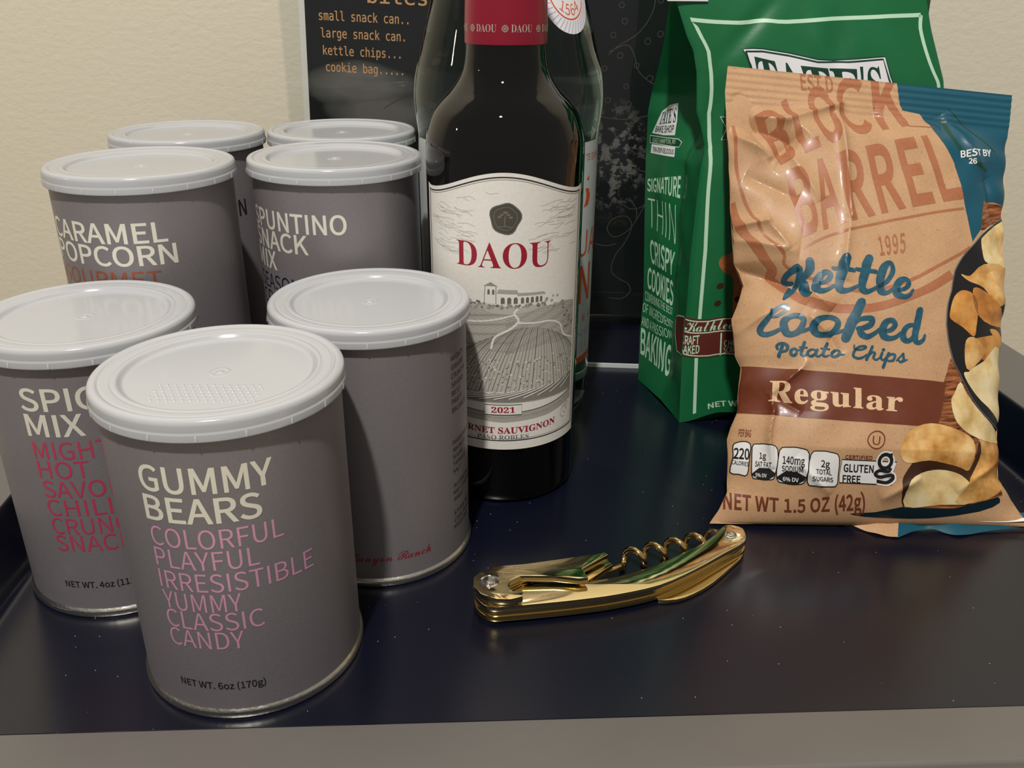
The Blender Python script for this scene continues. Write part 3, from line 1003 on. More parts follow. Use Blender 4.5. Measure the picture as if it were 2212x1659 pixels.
SCRIPT = [([(19.78,89.25,1.54),(17.74,89.33,2.31),(17.05,90.35,2.12),(17.89,91.89,2.12),(20.28,93.44,2.39),(22.57,94.42,2.69),(23.56,94.73,2.69),(22.9,91.85,2.39),(21.66,88.95,2.0),(20.92,86.22,1.77),(18.68,84.16,1.93),(17.53,82.83,1.16)],0),([(19.24,86.86,1.73),(17.97,84.34,1.73),(17.35,82.87,1.16)],0),([(29.2,97.18,3.39),(27.98,94.6,3.39),(26.32,92.69,2.77),(23.6,90.44,2.31)],0),([(22.88,90.64,1.93),(23.91,88.72,3.08),(24.74,86.52,3.46),(26.08,84.44,2.54),(27.15,84.88,1.16)],0),([(29.85,88.48,1.54),(33.13,89.52,1.93),(35.46,91.84,2.12),(34.82,93.06,2.12),(32.37,92.48,2.39),(29.21,89.5,3.39),(28.89,86.8,3.54),(30.64,85.46,2.69),(33.82,86.25,1.93),(36.26,87.96,1.69)],0),([(44.1,98.74,3.85),(41.57,94.99,3.85),(38.74,90.27,3.66),(38.34,87.37,3.39),(40.29,86.0,2.46),(43.33,86.58,1.93),(46.3,88.12,1.54)],0),([(37.58,94.52,1.73),(45.41,93.92,1.93)],0),([(53.92,99.17,3.54),(51.31,95.01,3.66),(48.21,89.96,3.54),(48.14,87.42,3.16),(50.19,86.05,2.39),(52.46,86.75,1.93),(55.25,88.54,1.54)],0),([(47.03,94.36,1.73),(55.35,94.06,1.93)],0),([(55.14,88.21,1.54),(59.41,90.68,1.73),(62.73,94.71,2.0),(63.12,97.52,2.0),(61.3,97.54,2.23),(58.47,94.8,3.16),(56.11,90.2,3.54),(56.61,87.01,3.16),(58.91,86.09,2.16),(61.15,87.2,1.73),(62.48,88.71,1.54)],0),([(63.62,87.3,1.54),(66.79,88.13,1.93),(68.77,90.24,2.12),(68.14,91.84,2.12),(65.33,91.24,2.62),(63.02,88.57,3.16),(63.79,86.01,3.16),(66.62,84.92,2.31),(69.14,85.51,1.93),(70.47,87.73,1.39)],0),([(13.78,78.64,1.35),(14.11,76.3,1.23),(16.58,76.23,1.39),(19.28,78.05,1.73),(19.24,79.96,1.73),(17.53,80.21,1.77),(15.39,78.63,2.0),(12.91,75.21,2.31),(10.21,72.19,2.54),(9.82,70.33,2.54),(11.59,69.36,2.16),(14.61,69.95,1.93),(17.66,71.31,1.54)],0),([(19.38,71.75,3.27),(19.33,73.8,3.08),(21.09,75.66,2.54),(24.05,76.33,2.23),(26.69,75.41,2.31),(26.81,73.53,2.39),(25.11,70.73,2.62),(22.32,69.34,2.31),(20.11,69.85,3.08)],1),([(24.69,70.42,2.31),(27.41,70.81,1.54),(29.8,71.85,1.16)],0),([(30.97,70.96,3.39),(30.88,72.88,3.08),(33.26,75.06,2.54),(37.46,75.98,2.0),(40.83,74.97,2.31),(40.95,72.72,2.54),(38.62,70.24,2.31),(35.05,69.3,2.16),(32.31,69.61,2.69)],1),([(38.98,70.34,1.93),(41.38,70.55,1.54),(43.43,71.36,1.16)],0),([(49.16,81.83,4.16),(48.29,77.6,4.31),(46.2,72.98,4.31),(44.1,68.36,3.77)],0),([(46.71,72.99,1.54),(49.74,75.37,1.77),(53.29,76.18,2.16),(55.61,75.81,2.39),(54.75,73.81,2.54),(51.76,72.45,2.16),(49.08,71.97,1.54)],0),([(49.61,72.14,1.93),(50.62,70.16,2.93),(53.14,69.19,2.31),(56.17,70.46,1.77),(59.51,72.83,1.54)],0),([(61.31,71.66,1.54),(63.76,72.38,1.93),(65.34,74.32,2.16),(64.06,75.76,2.16),(61.69,75.26,2.54),(60.05,72.54,3.31),(60.42,70.07,3.23),(62.74,69.07,2.23),(65.56,69.64,1.77),(67.72,71.31,1.39)],0),([(68.99,69.33,2.89),(68.76,71.05,2.69),(70.17,73.51,2.16),(72.65,74.63,1.77),(74.53,73.8,1.77),(73.92,71.05,1.93),(72.16,69.03,1.93),(70.34,68.45,2.31)],1),([(75.18,80.27,3.08),(75.27,75.91,3.16),(74.19,71.38,2.93),(74.34,68.68,2.54),(75.89,68.1,1.93),(77.77,69.34,1.54),(78.44,71.03,1.16)],0),([(16.15,64.02,1.08),(15.97,65.26,1.16),(17.9,66.09,1.16),(20.02,65.12,1.39),(19.67,63.49,1.16),(17.86,62.91,0.92)],0),([(18.25,65.68,1.31),(17.4,63.38,1.46),(16.2,61.18,1.31)],0),([(21.28,62.09,1.39),(21.35,63.32,1.23),(22.65,64.02,1.0),(23.62,63.32,1.08),(23.21,62.09,1.16),(21.87,61.47,1.08)],1),([(23.45,63.32,0.77),(25.34,63.64,0.69)],0),([(26.91,66.34,1.39),(25.87,63.96,1.39),(25.31,62.1,1.31),(25.99,61.32,1.0),(27.83,61.91,0.69)],0),([(24.87,64.56,0.77),(27.86,64.42,0.77)],0),([(28.06,61.85,1.23),(28.21,62.93,1.16),(29.66,63.81,0.85),(31.36,63.44,0.85),(30.78,62.04,1.0),(28.92,61.31,1.08)],1),([(32.06,63.75,1.08),(31.36,61.9,1.16),(32.25,61.29,0.85),(33.92,62.24,0.62)],0),([(36.42,66.15,1.39),(35.0,63.82,1.39),(34.23,61.93,1.31),(34.89,61.33,1.0),(36.7,61.74,0.69)],0),([(33.64,64.25,0.77),(37.08,64.02,0.77)],0),([(37.84,61.64,1.39),(38.31,62.84,1.23),(40.35,63.87,1.0),(41.51,63.23,1.08),(40.91,62.0,1.16),(38.86,61.17,1.08)],1),([(40.93,61.9,0.85),(43.33,62.36,0.62)],0),([(47.57,65.79,0.77),(47.72,64.56,0.77),(50.19,64.27,0.85),(52.51,65.13,0.92),(51.98,65.66,0.92),(49.49,65.27,1.0),(47.53,63.57,1.16),(47.15,61.77,1.23),(48.86,61.06,1.08),(51.15,61.54,0.85),(52.84,62.58,0.69)],0),([(55.36,65.64,1.23),(53.93,62.86,1.31),(52.33,60.71,1.23)],0),([(53.36,61.91,0.77),(55.22,63.48,0.92),(56.33,63.13,1.16),(55.59,61.38,1.16),(56.7,60.81,0.85),(58.47,61.67,0.62)],0),([(59.68,63.52,1.23),(58.89,61.54,1.23),(59.74,60.86,0.85),(61.35,61.82,0.62)],0),([(60.09,64.68,1.31),(60.47,64.76,1.31)],0),([(62.61,63.51,1.23),(60.83,60.7,1.31),(58.72,58.04,1.23)],0),([(61.5,61.67,0.77),(63.8,63.24,1.0),(65.34,62.7,1.16),(64.19,60.91,1.0),(61.93,60.59,0.92)],0),([(65.7,60.85,0.62),(67.69,62.53,0.77),(68.82,63.66,0.85),(68.75,62.56,1.08),(68.94,61.38,1.08),(67.44,60.4,1.0),(66.71,60.88,0.85)],0),([(68.31,60.62,0.85),(70.37,61.43,0.54)],0)]
# KP END

# ------------------------------------------------------------------ the setting
def wall_back():
    mb = MB()
    y = 730
    n = 24
    mb.box((-2600, y, -750), (2600, y + 60, 1850), 'wall')
    return structure(mb.build('wall_back', smooth=False))
wall_back()
mb = MB()
mb.box((-2600, -2600, -790), (2600, 730, -750), 'floor')
structure(mb.build('floor', smooth=False))

# side table under the tray
table = thing('side_table', (0, 0, -3), 'cream side table under the navy tray, seen only at the lower right corner', 'table')
mb = MB()
mb.box((-330, 110, -28), (338, 715, 0), 'table')
mb.build('table_top', table, smooth=False)
for lx, ly in ((-315, 130), (290, 130), (-315, 665), (290, 665)):
    mb = MB()
    mb.box((lx, ly, -747), (lx + 34, ly + 34, -28), 'table')
    mb.build('leg', table, smooth=False)

# ------------------------------------------------------------------ tray
def tray():
    FL, FR, BR, BL = (-207.7, 205.6), (294.9, 230.7), (259.0, 672.0), (-245.0, 662.0)
    base = [Vector(p) for p in (FL, FR, BR, BL)]
    def ring(d, z, rc):
        """outline grown outward by d, with rounded corners"""
        n = 4
        edges = []
        for i in range(n):
            p, q = base[i], base[(i + 1) % n]
            t = (q - p).normalized()
            nn = Vector((t.y, -t.x))
            w = d if (i or d < 9.3) else 9.3 + (d - 9.3) * 0.70      # the front rim is narrower
            edges.append((p + nn * w, t))
        pts = []
        for i in range(n):
            p, t = edges[i - 1]
            q, s = edges[i]
            den = t.x * s.y - t.y * s.x
            w = q - p
            a = (w.x * s.y - w.y * s.x) / den
            c = p + t * a
            for k in range(7):
                f = k / 6
                A, B = c - t * rc, c + s * rc
                u = A.lerp(c, f).lerp(c.lerp(B, f), f)
                pts.append((u.x, u.y, z))
        return pts
    # a deep dark basin with steep sides and a wide, nearly flat grey rim
    basin = [(-4.0, 0.0, 8), (-2.2, 0.3, 8), (-0.9, 1.2, 9), (-0.1, 2.6, 9), (0.4, 4.5, 10), (3.5, 14, 10), (6.8, 25, 11), (7.6, 28, 11), (8.3, 29.3, 11), (9.3, 29.9, 12)]
    flange = [(9.3, 29.9, 12), (11, 30.2, 12), (30, 33.2, 13), (45, 35.4, 14), (46.5, 35.5, 14), (47.6, 34.8, 14), (47.9, 33.4, 14), (46.5, 32.0, 14), (12.5, 26.5, 12)]
    under = [(12.5, 26.5, 12), (9.5, 24, 11), (3.0, -2.0, 10), (0.0, -3.0, 9)]
    root = thing('serving_tray', (0, 0, 0), 'large navy tray with a wide grey rim carrying all the snacks and bottles', 'tray')
    def sweep(prof, name, m, cap_first=False, cap_last=False):
        mb = MB()
        rings = [ring(*q) for q in prof]
        n = len(rings[0])
        vs = [p for r in rings for p in r]
        fs = [(i * n + k, i * n + (k + 1) % n, (i + 1) * n + (k + 1) % n, (i + 1) * n + k) for i in range(len(rings) - 1) for k in range(n)]
        if cap_first:
            fs.append(tuple(range(n)))
        if cap_last:
            e = (len(rings) - 1) * n
            fs.append(tuple(e + k for k in range(n - 1, -1, -1)))
        mb.add(vs, fs, m)
        return mb.build(name, root, angle=50, fix=True)
    sweep(basin + flange[:1] + under, 'basin', 'tray', True, True)
    sweep(flange + flange[:1], 'rim', 'rim')
tray()

# ------------------------------------------------------------------ sign holder and menu
SY, SYAW = 647.0, math.radians(-3.4)
def sign_frame(o):
    o.location = (0, SY * S, 0)
    o.rotation_euler = (0, 0, SYAW)
holder = thing('sign_holder', (0, 0, 0), 'clear acrylic sign holder standing at the back of the tray behind the bottles', 'sign holder')
sign_frame(holder)
mb = MB()
mb.box((-164, -3.6, 3.2), (140, -0.9, 446), 'acrylic')
mb.build('front_pane', holder, smooth=False)
mb = MB()
mb.box((-164, 0.9, 3.2), (140, 3.6, 446), 'acrylic')
mb.build('back_pane', holder, smooth=False)
mb = MB()
mb.box((-164, -82, 0.1), (140, 3.6, 3.1), 'acrylic')
plate = mb.build('base_plate', holder, smooth=False)
mb = MB()
mb.box((-164, -83.0, 0.1), (140, -82.0, 3.1), 'acrylic_edge')
mb.build('polished_edge', plate, smooth=False)

def menu():
    ang = math.radians(-2.1)
    mb = MB()
    mb.box((-158.5, 0, 0), (131, 0.3, 434), 'menu_white')
    mb.box((-154.3, -0.1, 0.0), (128, 0.0, 430), 'chalk')
    surf = Plane(lambda u, v, off: (u, -0.1 - off, v))
    rows = [('small snack can..', 202.9), ('large snack can.', 191.7), ('kettle chips...', 180.3), ('cookie bag.....', 169.3)]
    for i, (s, z) in enumerate(rows):
        w = text_mesh(s, 'mono')[2]
        put_text(mb, surf, s, 'mono', -144.5 + 1.0 * i + (.6 if i == 3 else 0), z, 6.0, 'menu_text', 0.1, width=w * 4.62)
    put_text(mb, surf, 'bites', 'mono', -110, 215.4, 9.5, 'menu_text', 0.1, width=41)
    # faint chalk drawings right of the bottles
    def circle(x, z, r, k=14):
        return [(x + r * math.cos(2 * math.pi * i / k), z + r * math.sin(2 * math.pi * i / k)) for i in range(k)]
    rnd = random.Random(3)
    for x, z in ((64, 222), (67, 212), (60, 203), (92, 205), (66, 190), (56, 181), (72, 170), (84, 200), (97, 186), (78, 184), (88, 176), (60, 160), (75, 158), (101, 214), (106, 204), (90, 226), (70, 233), (111, 222)):
        for p in stroke_polys(circle(x, z, 1.7 + rnd.random() * .5, 7), 0.5, True):
            decal(mb, surf, [p], 'menu_line', 0.1)
    for pts in ([(84, 240), (86, 222), (78, 206), (64, 196), (58, 190)], [(58, 192), (70, 197), (76, 190), (80, 180), (92, 172), (104, 172), (116, 165)],
                [(44, 152), (60, 148), (76, 148), (92, 152), (106, 160)], [(82, 118), (86, 113), (96, 112), (108, 114)],
                [(96, 92), (90, 78), (84, 68), (74, 62), (68, 68), (72, 76), (82, 78), (86, 70), (82, 58), (76, 48), (74, 36), (80, 30), (88, 26), (90, 20), (84, 14), (74, 14)],
                [(76, 88), (84, 84), (92, 86), (96, 92)], [(60, 56), (68, 55), (76, 57)], [(82, 92), (88, 84), (89, 76)]):
        decal(mb, surf, stroke_polys(smooth_line(pts, 5), 0.55), 'menu_line', 0.1)
    # a little drawing under the list
    decal(mb, surf, stroke_polys([(-100, 146), (-92, 151), (-82, 156), (-80, 147)], 0.5), 'menu_line', 0.1)
    o = mb.build('menu_sheet', smooth=False)
    o.matrix_world = Matrix.Translation((0, SY * S, 0)) @ Matrix.Rotation(SYAW, 4, 'Z') @ Matrix.Translation((0, -0.0002, 0.0125)) @ Matrix.Rotation(-ang, 4, 'Y')
    tag(o, 'dark chalkboard style price menu with tan lettering held in the clear stand', 'menu')
menu()

# ------------------------------------------------------------------ snack cans
RB, RL, HS = 41.0, 43.05, 7.2
def lid_mesh(h, dots=False):
    mb = MB()
    prof = [(0.01, -1.85), (0.5, -1.87), (0.9, -2.0), (1.2, -2.3), (2.5, -2.3), (2.9, -2.12), (3.3, -2.12), (3.7, -2.3), (4.2, -2.3), (30.6, -2.3), (31.2, -2.3), (31.8, -2.2), (32.5, -1.6), (33.0, -0.8), (33.5, -0.5), (34.2, -0.42), (34.7, -0.45), (35.0, -0.62), (35.3, -0.62), (35.6, -0.45), (36.0, -0.42), (38.0, -0.25), (38.4, -0.25), (38.8, -0.42), (39.1, -0.42), (39.4, -0.2), (39.9, 0.1), (40.5, 0.2), (41.2, 0.15), (41.9, -0.15), (42.4, -0.6), (42.7, -1.4), (42.75, -1.8), (42.8, -3.8),
            (42.8, -4.1), (42.95, -4.4), (43.05, -4.6), (43.1, -4.9), (43.1, -6.8), (43.1, -7.0), (43.0, -7.25), (42.6, -7.3), (42.2, -7.0), (42.1, -2.5), (41.2, -1.6), (39.5, -1.6), (34, -2.0), (33, -3.2), (0.01, -3.3)]
    mb.lathe([(r, h + z) for r, z in prof][::-1], 'lid', 128)
    for k in range(18):                                  # small ribs on the lower band
        a = 2 * math.pi * (k + 0.35) / 18
        c, s_ = math.cos(a), math.sin(a)
        def w(x, y, z):
            return (x * c - y * s_, x * s_ + y * c, h + z)
        x = 0.32
        v = [w(-x, -42.9, -7.0), w(x, -42.9, -7.0), w(x, -42.9, -4.7), w(-x, -42.9, -4.7), w(-x, -43.35, -6.9), w(x, -43.35, -6.9), w(x, -43.2, -5.0), w(-x, -43.2, -5.0)]
        mb.add(v, [(4, 5, 6, 7), (0, 4, 7, 3), (1, 2, 6, 5), (3, 7, 6, 2), (0, 1, 5, 4)], 'lid')
    if dots:
        for j in range(6):
            for i in range(14):
                x = -17 + i * 2.6 + (j % 2) * 1.3
                y = -11 - j * 2.4
                r = 0.75
                ring = [(x + r * math.cos(t * math.pi / 4), y + r * math.sin(t * math.pi / 4), h - 2.3) for t in range(8)]
                ring2 = [(x + r * .6 * math.cos(t * math.pi / 4), y + r * .6 * math.sin(t * math.pi / 4), h - 1.98) for t in range(8)]
                mb.add(ring + ring2 + [(x, y, h - 1.88)], [(t, (t + 1) % 8, 8 + (t + 1) % 8, 8 + t) for t in range(8)] + [(8 + t, 8 + (t + 1) % 8, 16) for t in range(8)], 'lid')
    return mb
def rim_mesh():
    mb = MB()
    mb.lathe([(41.0, 4.2), (41.3, 3.8), (41.75, 3.3), (42.05, 2.7), (42.1, 1.9), (42.05, 1.1), (41.8, 0.4), (41.3, 0.0), (40.3, 0.0), (39.6, 0.6), (39.4, 2.4), (0.01, 2.6)][::-1], 'tin', 128)
    return mb
_shared = {}
def snack_can(x, y, h, label, lines, dots=False):
    t = thing('snack_can', (x, y, 0), label, 'snack can', 'grey snack cans with milky plastic lids')
    mb = MB()
    mb.lathe([(RB, 3.4), (RB, h - 3.4)], 'can_label', 128)
    mb.lathe([(RB, h - 3.4), (RB - 4, h - 3.4)], 'can_label', 128)
    surf = Cylinder(RB)
    for s, style, u0, v0, cap, width, m in lines:
        put_text(mb, surf, s, style, u0, v0, cap, m, 0.08, width=width)
    mb.build('printed_sleeve', t)
    key = (h, dots)
    if key not in _shared:
        o = lid_mesh(h, dots).build('lid', t, angle=50)
        _shared[key] = o
    else:
        o = _shared[key].copy()
        COL.objects.link(o)
        o.parent = t
    if 'rim' not in _shared:
        _shared['rim'] = rim_mesh().build('base_rim', t, angle=50)
    else:
        o = _shared['rim'].copy()
        COL.objects.link(o)
        o.parent = t
    return t
SMALL, LARGE = 121.0, 165.8
def rows(u0, items, m, style, cap):
    return [(s, style, u0, v0, cap, w, m) for s, v0, w in items]
snack_can(-101.8, 277.1, SMALL, 'grey can lettered gummy bears in white and pink, nearest the front of the tray',
    rows(-17.3, [('GUMMY', 94.4, 43.5), ('BEARS', 83.2, 38.5)], 'can_white', 'sans_mid', 9.2)
    + rows(-17.0, [('COLORFUL', 73.3, 44.5), ('PLAYFUL', 64.8, 35.5), ('IRRESISTIBLE', 55.9, 54.5), ('YUMMY', 47.4, 28.0), ('CLASSIC', 39.6, 34.5), ('CANDY', 31.6, 27.0)], 'can_pink', 'sans', 7.4)
    + [('NET WT. 6oz (170g)', 'sans_mid', -16.0, 13.6, 2.9, 31, 'can_dark')], dots=True)
snack_can(-173.6, 331.6, SMALL, 'grey can lettered spicy mix with red words, at the far left behind the front can',
    rows(-9.8, [('SPICY', 96.0, 36.0), ('MIX', 85.3, 21.5)], 'can_white', 'sans_mid', 9.0)
    + rows(-9.4, [('MIGHTY', 75.4, 34.5), ('HOT', 67.0, 20.0), ('SAVORY', 58.2, 36.5), ('CHILI', 49.8, 25.0), ('CRUNCHY', 41.2, 42.0), ('SNACK', 33.0, 31.0)], 'can_red', 'sans', 7.4)
    + [('NET WT. 4oz (113g)', 'sans_mid', -9.8, 15.0, 2.9, 31, 'can_dark')])
fine = ['MIGHTY', 'GRAINY', 'CRUNCHY', 'SAVORY', 'BEST', 'PARTY', 'BALANCE']
fine2 = ['INGREDIENTS', 'WALNUTS', 'SUGAR', 'TAPIOCA', 'SALT', '', 'ALLERGENS', 'MAY CONTAIN', 'WHEAT', '', 'STORE IN A', 'COOL PLACE', 'KEEP DRY']
snack_can(-61.3, 353.6, SMALL, 'grey can beside the wine bottle showing its plain side with crimson script low down',
    [('Canyon Ranch', 'script_thin', -8.5, 13.0, 4.2, 36.5, 'can_script')]
    + [(s, 'sans', 43.4, 99.5 - 4.0 * i, 2.4, len(s) * 2.0, 'can_dark') for i, s in enumerate(fine)]
    + [(s, 'sans', 43.4, 60.0 - 3.6 * i, 2.1, len(s) * 1.8, 'can_dark') for i, s in enumerate(fine2) if s])
snack_can(-176.6, 416.6, LARGE, 'tall grey can lettered caramel popcorn with an orange third line, against the left wall',
    rows(-38.6, [('CARAMEL', 136.8, 61.0), ('POPCORN', 126.6, 64.0)], 'can_white', 'sans_mid', 8.8)
    + rows(-38.0, [('GOURMET', 116.2, 55.5), ('SWEET', 107.0, 40.0)], 'can_copper', 'sans', 7.6))
snack_can(-89.3, 440.8, LARGE, 'tall grey can lettered spuntino snack mix, left of the wine bottle',
    rows(-47.5, [('SPUNTINO', 135.4, 58.5), ('SNACK', 125.4, 39.5), ('MIX', 115.2, 19.5)], 'can_white', 'sans_mid', 9.0)
    + rows(-46.5, [('SEASONED', 104.6, 44.0), ('CRISPY', 95.5, 34.0)], 'can_blue', 'sans', 7.6))
snack_can(-187.8, 513.9, LARGE, 'tall grey can in the back row at the left, only its lid edge showing', [('POPCORN', 'sans_mid', 0.0, 122.5, 8.8, 42.0, 'can_dark')])
snack_can(-101.5, 527.0, LARGE, 'tall grey can in the back row beside the clear bottle, in front of the menu', [])

# ------------------------------------------------------------------ wine bottle
def smooth_profile(pts, n=5):
    return [tuple(p) for p in smooth_line(pts, n)]
wine = thing('wine_bottle', (-4.2, 418.7, 0), 'dark red wine bottle with a cream vineyard label and red neck foil', 'bottle')
prof = [(30.0, 2.0), (33.5, 0.0), (36.0, 0.8), (37.2, 3.5), (37.4, 10), (37.5, 40), (37.5, 90), (37.5, 140), (37.5, 166), (37.3, 176), (36.3, 182), (33.6, 189.5), (29.6, 195), (25.2, 199.6), (21.8, 203.8), (19.6, 208), (18.6, 213), (18.1, 219), (17.4, 232), (16.4, 250), (15.4, 270), (14.6, 284)]
mb = MB()
mb.lathe([(0.01, 9.0), (18, 7.0), (28, 3.5)] + smooth_profile(prof), 'wine_glass', 128)
mb.lathe([(14.6, 284), (0.01, 284)], 'wine_glass', 64)
mb.build('bottle', wine, angle=60)
mb = MB()
cap = [(18.15, 219.0), (18.55, 219.2), (18.65, 220.0), (18.5, 230), (18.0, 245), (17.0, 262), (16.2, 278), (15.9, 288), (16.6, 290), (16.6, 297), (15.8, 299), (0.01, 299.5)]
mb.lathe(cap, 'capsule', 96)
csurf = Cylinder(18.62)
csurf.step = (0.8, 0)
for k in range(-2, 4):
    u0 = -17.4 + 16.2 * k
    w = text_mesh('DAOU', 'serif')[2]
    put_text(mb, csurf, 'DAOU', 'serif', u0 + 3.6, 224.4, 3.0, 'capsule_print', 0.07, width=9.8)
    cx, cz, r = u0 + 1.0, 225.8, 1.35
    for a in range(4):
        px_, pz_ = cx + .62 * math.cos(a * math.pi / 2), cz + .62 * math.sin(a * math.pi / 2)
        q = [(px_ + .5 * math.cos(t * math.pi / 5), pz_ + .5 * math.sin(t * math.pi / 5)) for t in range(10)]
        decal(mb, csurf, stroke_polys(q, .22, True), 'capsule_print', 0.07)
    q = [(cx + r * math.cos(t * math.pi / 8), cz + r * math.sin(t * math.pi / 8)) for t in range(16)]
    decal(mb, csurf, stroke_polys(q, .18, True), 'capsule_print', 0.07)
mb.build('neck_foil', wine, angle=50)

def wine_label():
    mb = MB()
    surf = Cylinder(37.62)
    W2 = 46.0
    def top(u):
        a = abs(u) / W2
        return 168.6 - 9.8 * (math.sin(min(a * 1.06, 1.0) * math.pi - math.pi / 2) + 1) / 2 + (0.9 * max(0, a - .92) / .08 if a > .92 else 0)
    def bot(u):
        return 32.0
    N = 64
    us = [-W2 + 2 * W2 * i / N for i in range(N + 1)]
    for off, m in ((0.0, 'paper'),):
        vs = [surf.at(u, bot(u), off) for u in us] + [surf.at(u, top(u), off) for u in us]
        mb.add(vs, [(i, i + 1, N + 2 + i, N + 1 + i) for i in range(N)], m)
    # printed double frame
    for ins, w, m in ((2.0, 0.62, 'ink_black'), (3.0, 0.22, 'ink_dark')):
        left = [(-W2 + ins, z) for z in np.linspace(37 + ins - 2, top(-W2) - 1.6 - ins * .4, 12)]
        upper = [(u, top(u) - ins) for u in np.linspace(-W2 + ins, W2 - ins, 50)]
        right = [(W2 - ins, z) for z in np.linspace(top(W2) - 1.6 - ins * .4, 37 + ins - 2, 12)]
        lower = [(u, 35.0 + ins) for u in np.linspace(W2 - ins, -W2 + ins, 30)]
        for q in (left, upper, right, lower):
            decal(mb, surf, stroke_polys(q, w), m, 0.03)
    # emblem
    def blob(r, n=28, k=0.05):
        return [(0.6 + r * (1 + k * math.sin(3 * t) + k * math.sin(5 * t + 1)) * math.cos(t), 148.5 + r * (1 + k * math.sin(3 * t) + k * math.sin(5 * t + 1)) * math.sin(t)) for t in [2 * math.pi * i / n for i in range(n)]]
    decal(mb, surf, tri_polys(blob(7.0)), 'seal', 0.03)
    decal(mb, surf, stroke_polys(blob(6.9), 0.5, True), 'ink_dark', 0.06)
    decal(mb, surf, stroke_polys(blob(5.2, k=.03), 0.35, True), 'ink_dark', 0.06)
    # a tree on the emblem: trunk, three tufts, ground
    decal(mb, surf, stroke_polys([(0.4, 144.9), (0.2, 147), (0.6, 150)], 0.5), 'seal_light', 0.08)
    for x, z, r in ((0.6, 151.2, 1.2), (-2.0, 149.2, 1.0), (3.0, 149.0, 1.0), (-1.0, 150.2, .9), (2.0, 150.2, .9)):
        decal(mb, surf, tri_polys([(x + r * math.cos(t * .7), z + r * .6 * math.sin(t * .7)) for t in range(9)]), 'seal_light', 0.08)
    decal(mb, surf, stroke_polys([(-3.2, 144.6), (0.6, 144.9), (4.2, 144.5)], 0.4), 'seal_light', 0.08)
    # lettering
    put_text(mb, surf, 'DAOU', 'serif', -23.3, 125.6, 11.6, 'ink_red', 0.05, width=46)
    put_text(mb, surf, '2021', 'serif_bold', -5.8, 52.4, 2.9, 'ink_red', 0.1, width=11.6)
    g = curve_place([(u, 41.0 + 0.0016 * (u + 1) ** 2) for u in np.linspace(-32, 28.4, 16)], [(u, 44.3 + 0.0016 * (u + 1) ** 2) for u in np.linspace(-32, 28.4, 16)])
    decal(mb, surf, text_polys('CABERNET SAUVIGNON', 'serif_bold', g), 'ink_red', 0.08)
    g = curve_place([(u, 37.6) for u in np.linspace(-13.1, 13.0, 8)], [(u, 40.0) for u in np.linspace(-13.1, 13.0, 8)])
    decal(mb, surf, text_polys('PASO ROBLES', 'serif', g), 'ink_dark', 0.08)
    # ------- engraved vineyard picture
    rnd = random.Random(11)
    ULIM = W2 - 4.5
    def shade(poly, m):
        decal(mb, surf, tri_polys([(min(max(u, -ULIM), ULIM), z) for u, z in poly]), m, 0.02)
    def line(pts, w, m, off=0.035):
        pts = [(u, z) for u, z in pts if abs(u) <= ULIM]
        if len(pts) > 1:
            decal(mb, surf, stroke_polys(pts, w), m, off)
    # sky hatching
    for i in range(95):
        z = rnd.uniform(131, 165)
        sgn = rnd.choice((-1, 1))
        u = sgn * rnd.uniform(15 if z < 158 else 4, 40)
        if abs(z - 148.5) < 9 and abs(u) < 10:
            continue
        L = rnd.uniform(4, 14)
        if z + 2.2 > top(abs(u) + L / 2) - 2.5:
            continue
        line([(u + t * L - L / 2, z + 0.5 * math.sin(t * 5 + i) + t * sgn * 1.0) for t in np.linspace(0, 1, 7)], 0.2, 'ink_light')
    # hills
    hill = [(-41.5, 108.5), (-36, 108.8), (-26, 107.2), (-10, 108.4), (4, 107.2), (14, 107.6), (22, 106), (32, 106.5), (41.5, 104.5), (41.5, 58), (-41.5, 58)]
    shade(hill, 'ink_light')
    def crest(u):
        return float(np.interp(u, [p[0] for p in hill[:9]], [p[1] for p in hill[:9]]))
    # far fields: fine rows
    for i in range(26):
        z0 = 106 - i * 0.75
        line([(u, z0 - 0.012 * (u + 30) ** 2 * .25 + 0.5 * math.sin(u * .3 + i)) for u in np.linspace(-41, 5, 28)], 0.3, 'ink_grey')
        line([(u, z0 - 0.5 - 0.006 * (u - 26) ** 2 + 0.3 * math.sin(u * .4 + i)) for u in np.linspace(1, 41, 28)], 0.3, 'ink_grey')
    # dirt tracks
    line(smooth_line([(8, 107), (5, 104), (7, 100), (3, 96), (-4, 92), (-6, 86)], 5), 1.0, 'paper', 0.05)
    line(smooth_line([(7, 99), (14, 98.5), (24, 98), (30, 95), (33, 89), (41, 85)], 5), 0.8, 'paper', 0.05)
    line(smooth_line([(5, 103), (-8, 100), (-20, 99), (-34, 101)], 5), 0.7, 'paper', 0.05)
    # big vineyard hill in front: rows fan out towards the viewer
    for i in range(46):
        f = i / 45
        u0 = -6 + 38 * f
        pts = []
        for t in np.linspace(0, 1, 16):
            uu = u0 * (1 - t) + (-44 + 96 * f) * t + 3.0 * math.sin(t * 2.4) * (f - .4)
            zz = 96.5 - 7 * (f - .45) ** 2 * 4 - t ** 1.25 * 33 + 2.5 * math.sin(t * 3.1)
            if zz > 61.5:
                pts.append((uu, zz))
        line(pts, 0.5 if i % 2 else 0.36, 'ink_grey' if i % 3 else 'ink_dark', 0.04)
    for i in range(30):
        f = i / 29
        line([(-41 + 32 * f + 10 * t * (f - .5), 92 - 6 * t - 24 * t * t + 2 * f) for t in np.linspace(0, 1, 10)], 0.3, 'ink_mid', 0.03)
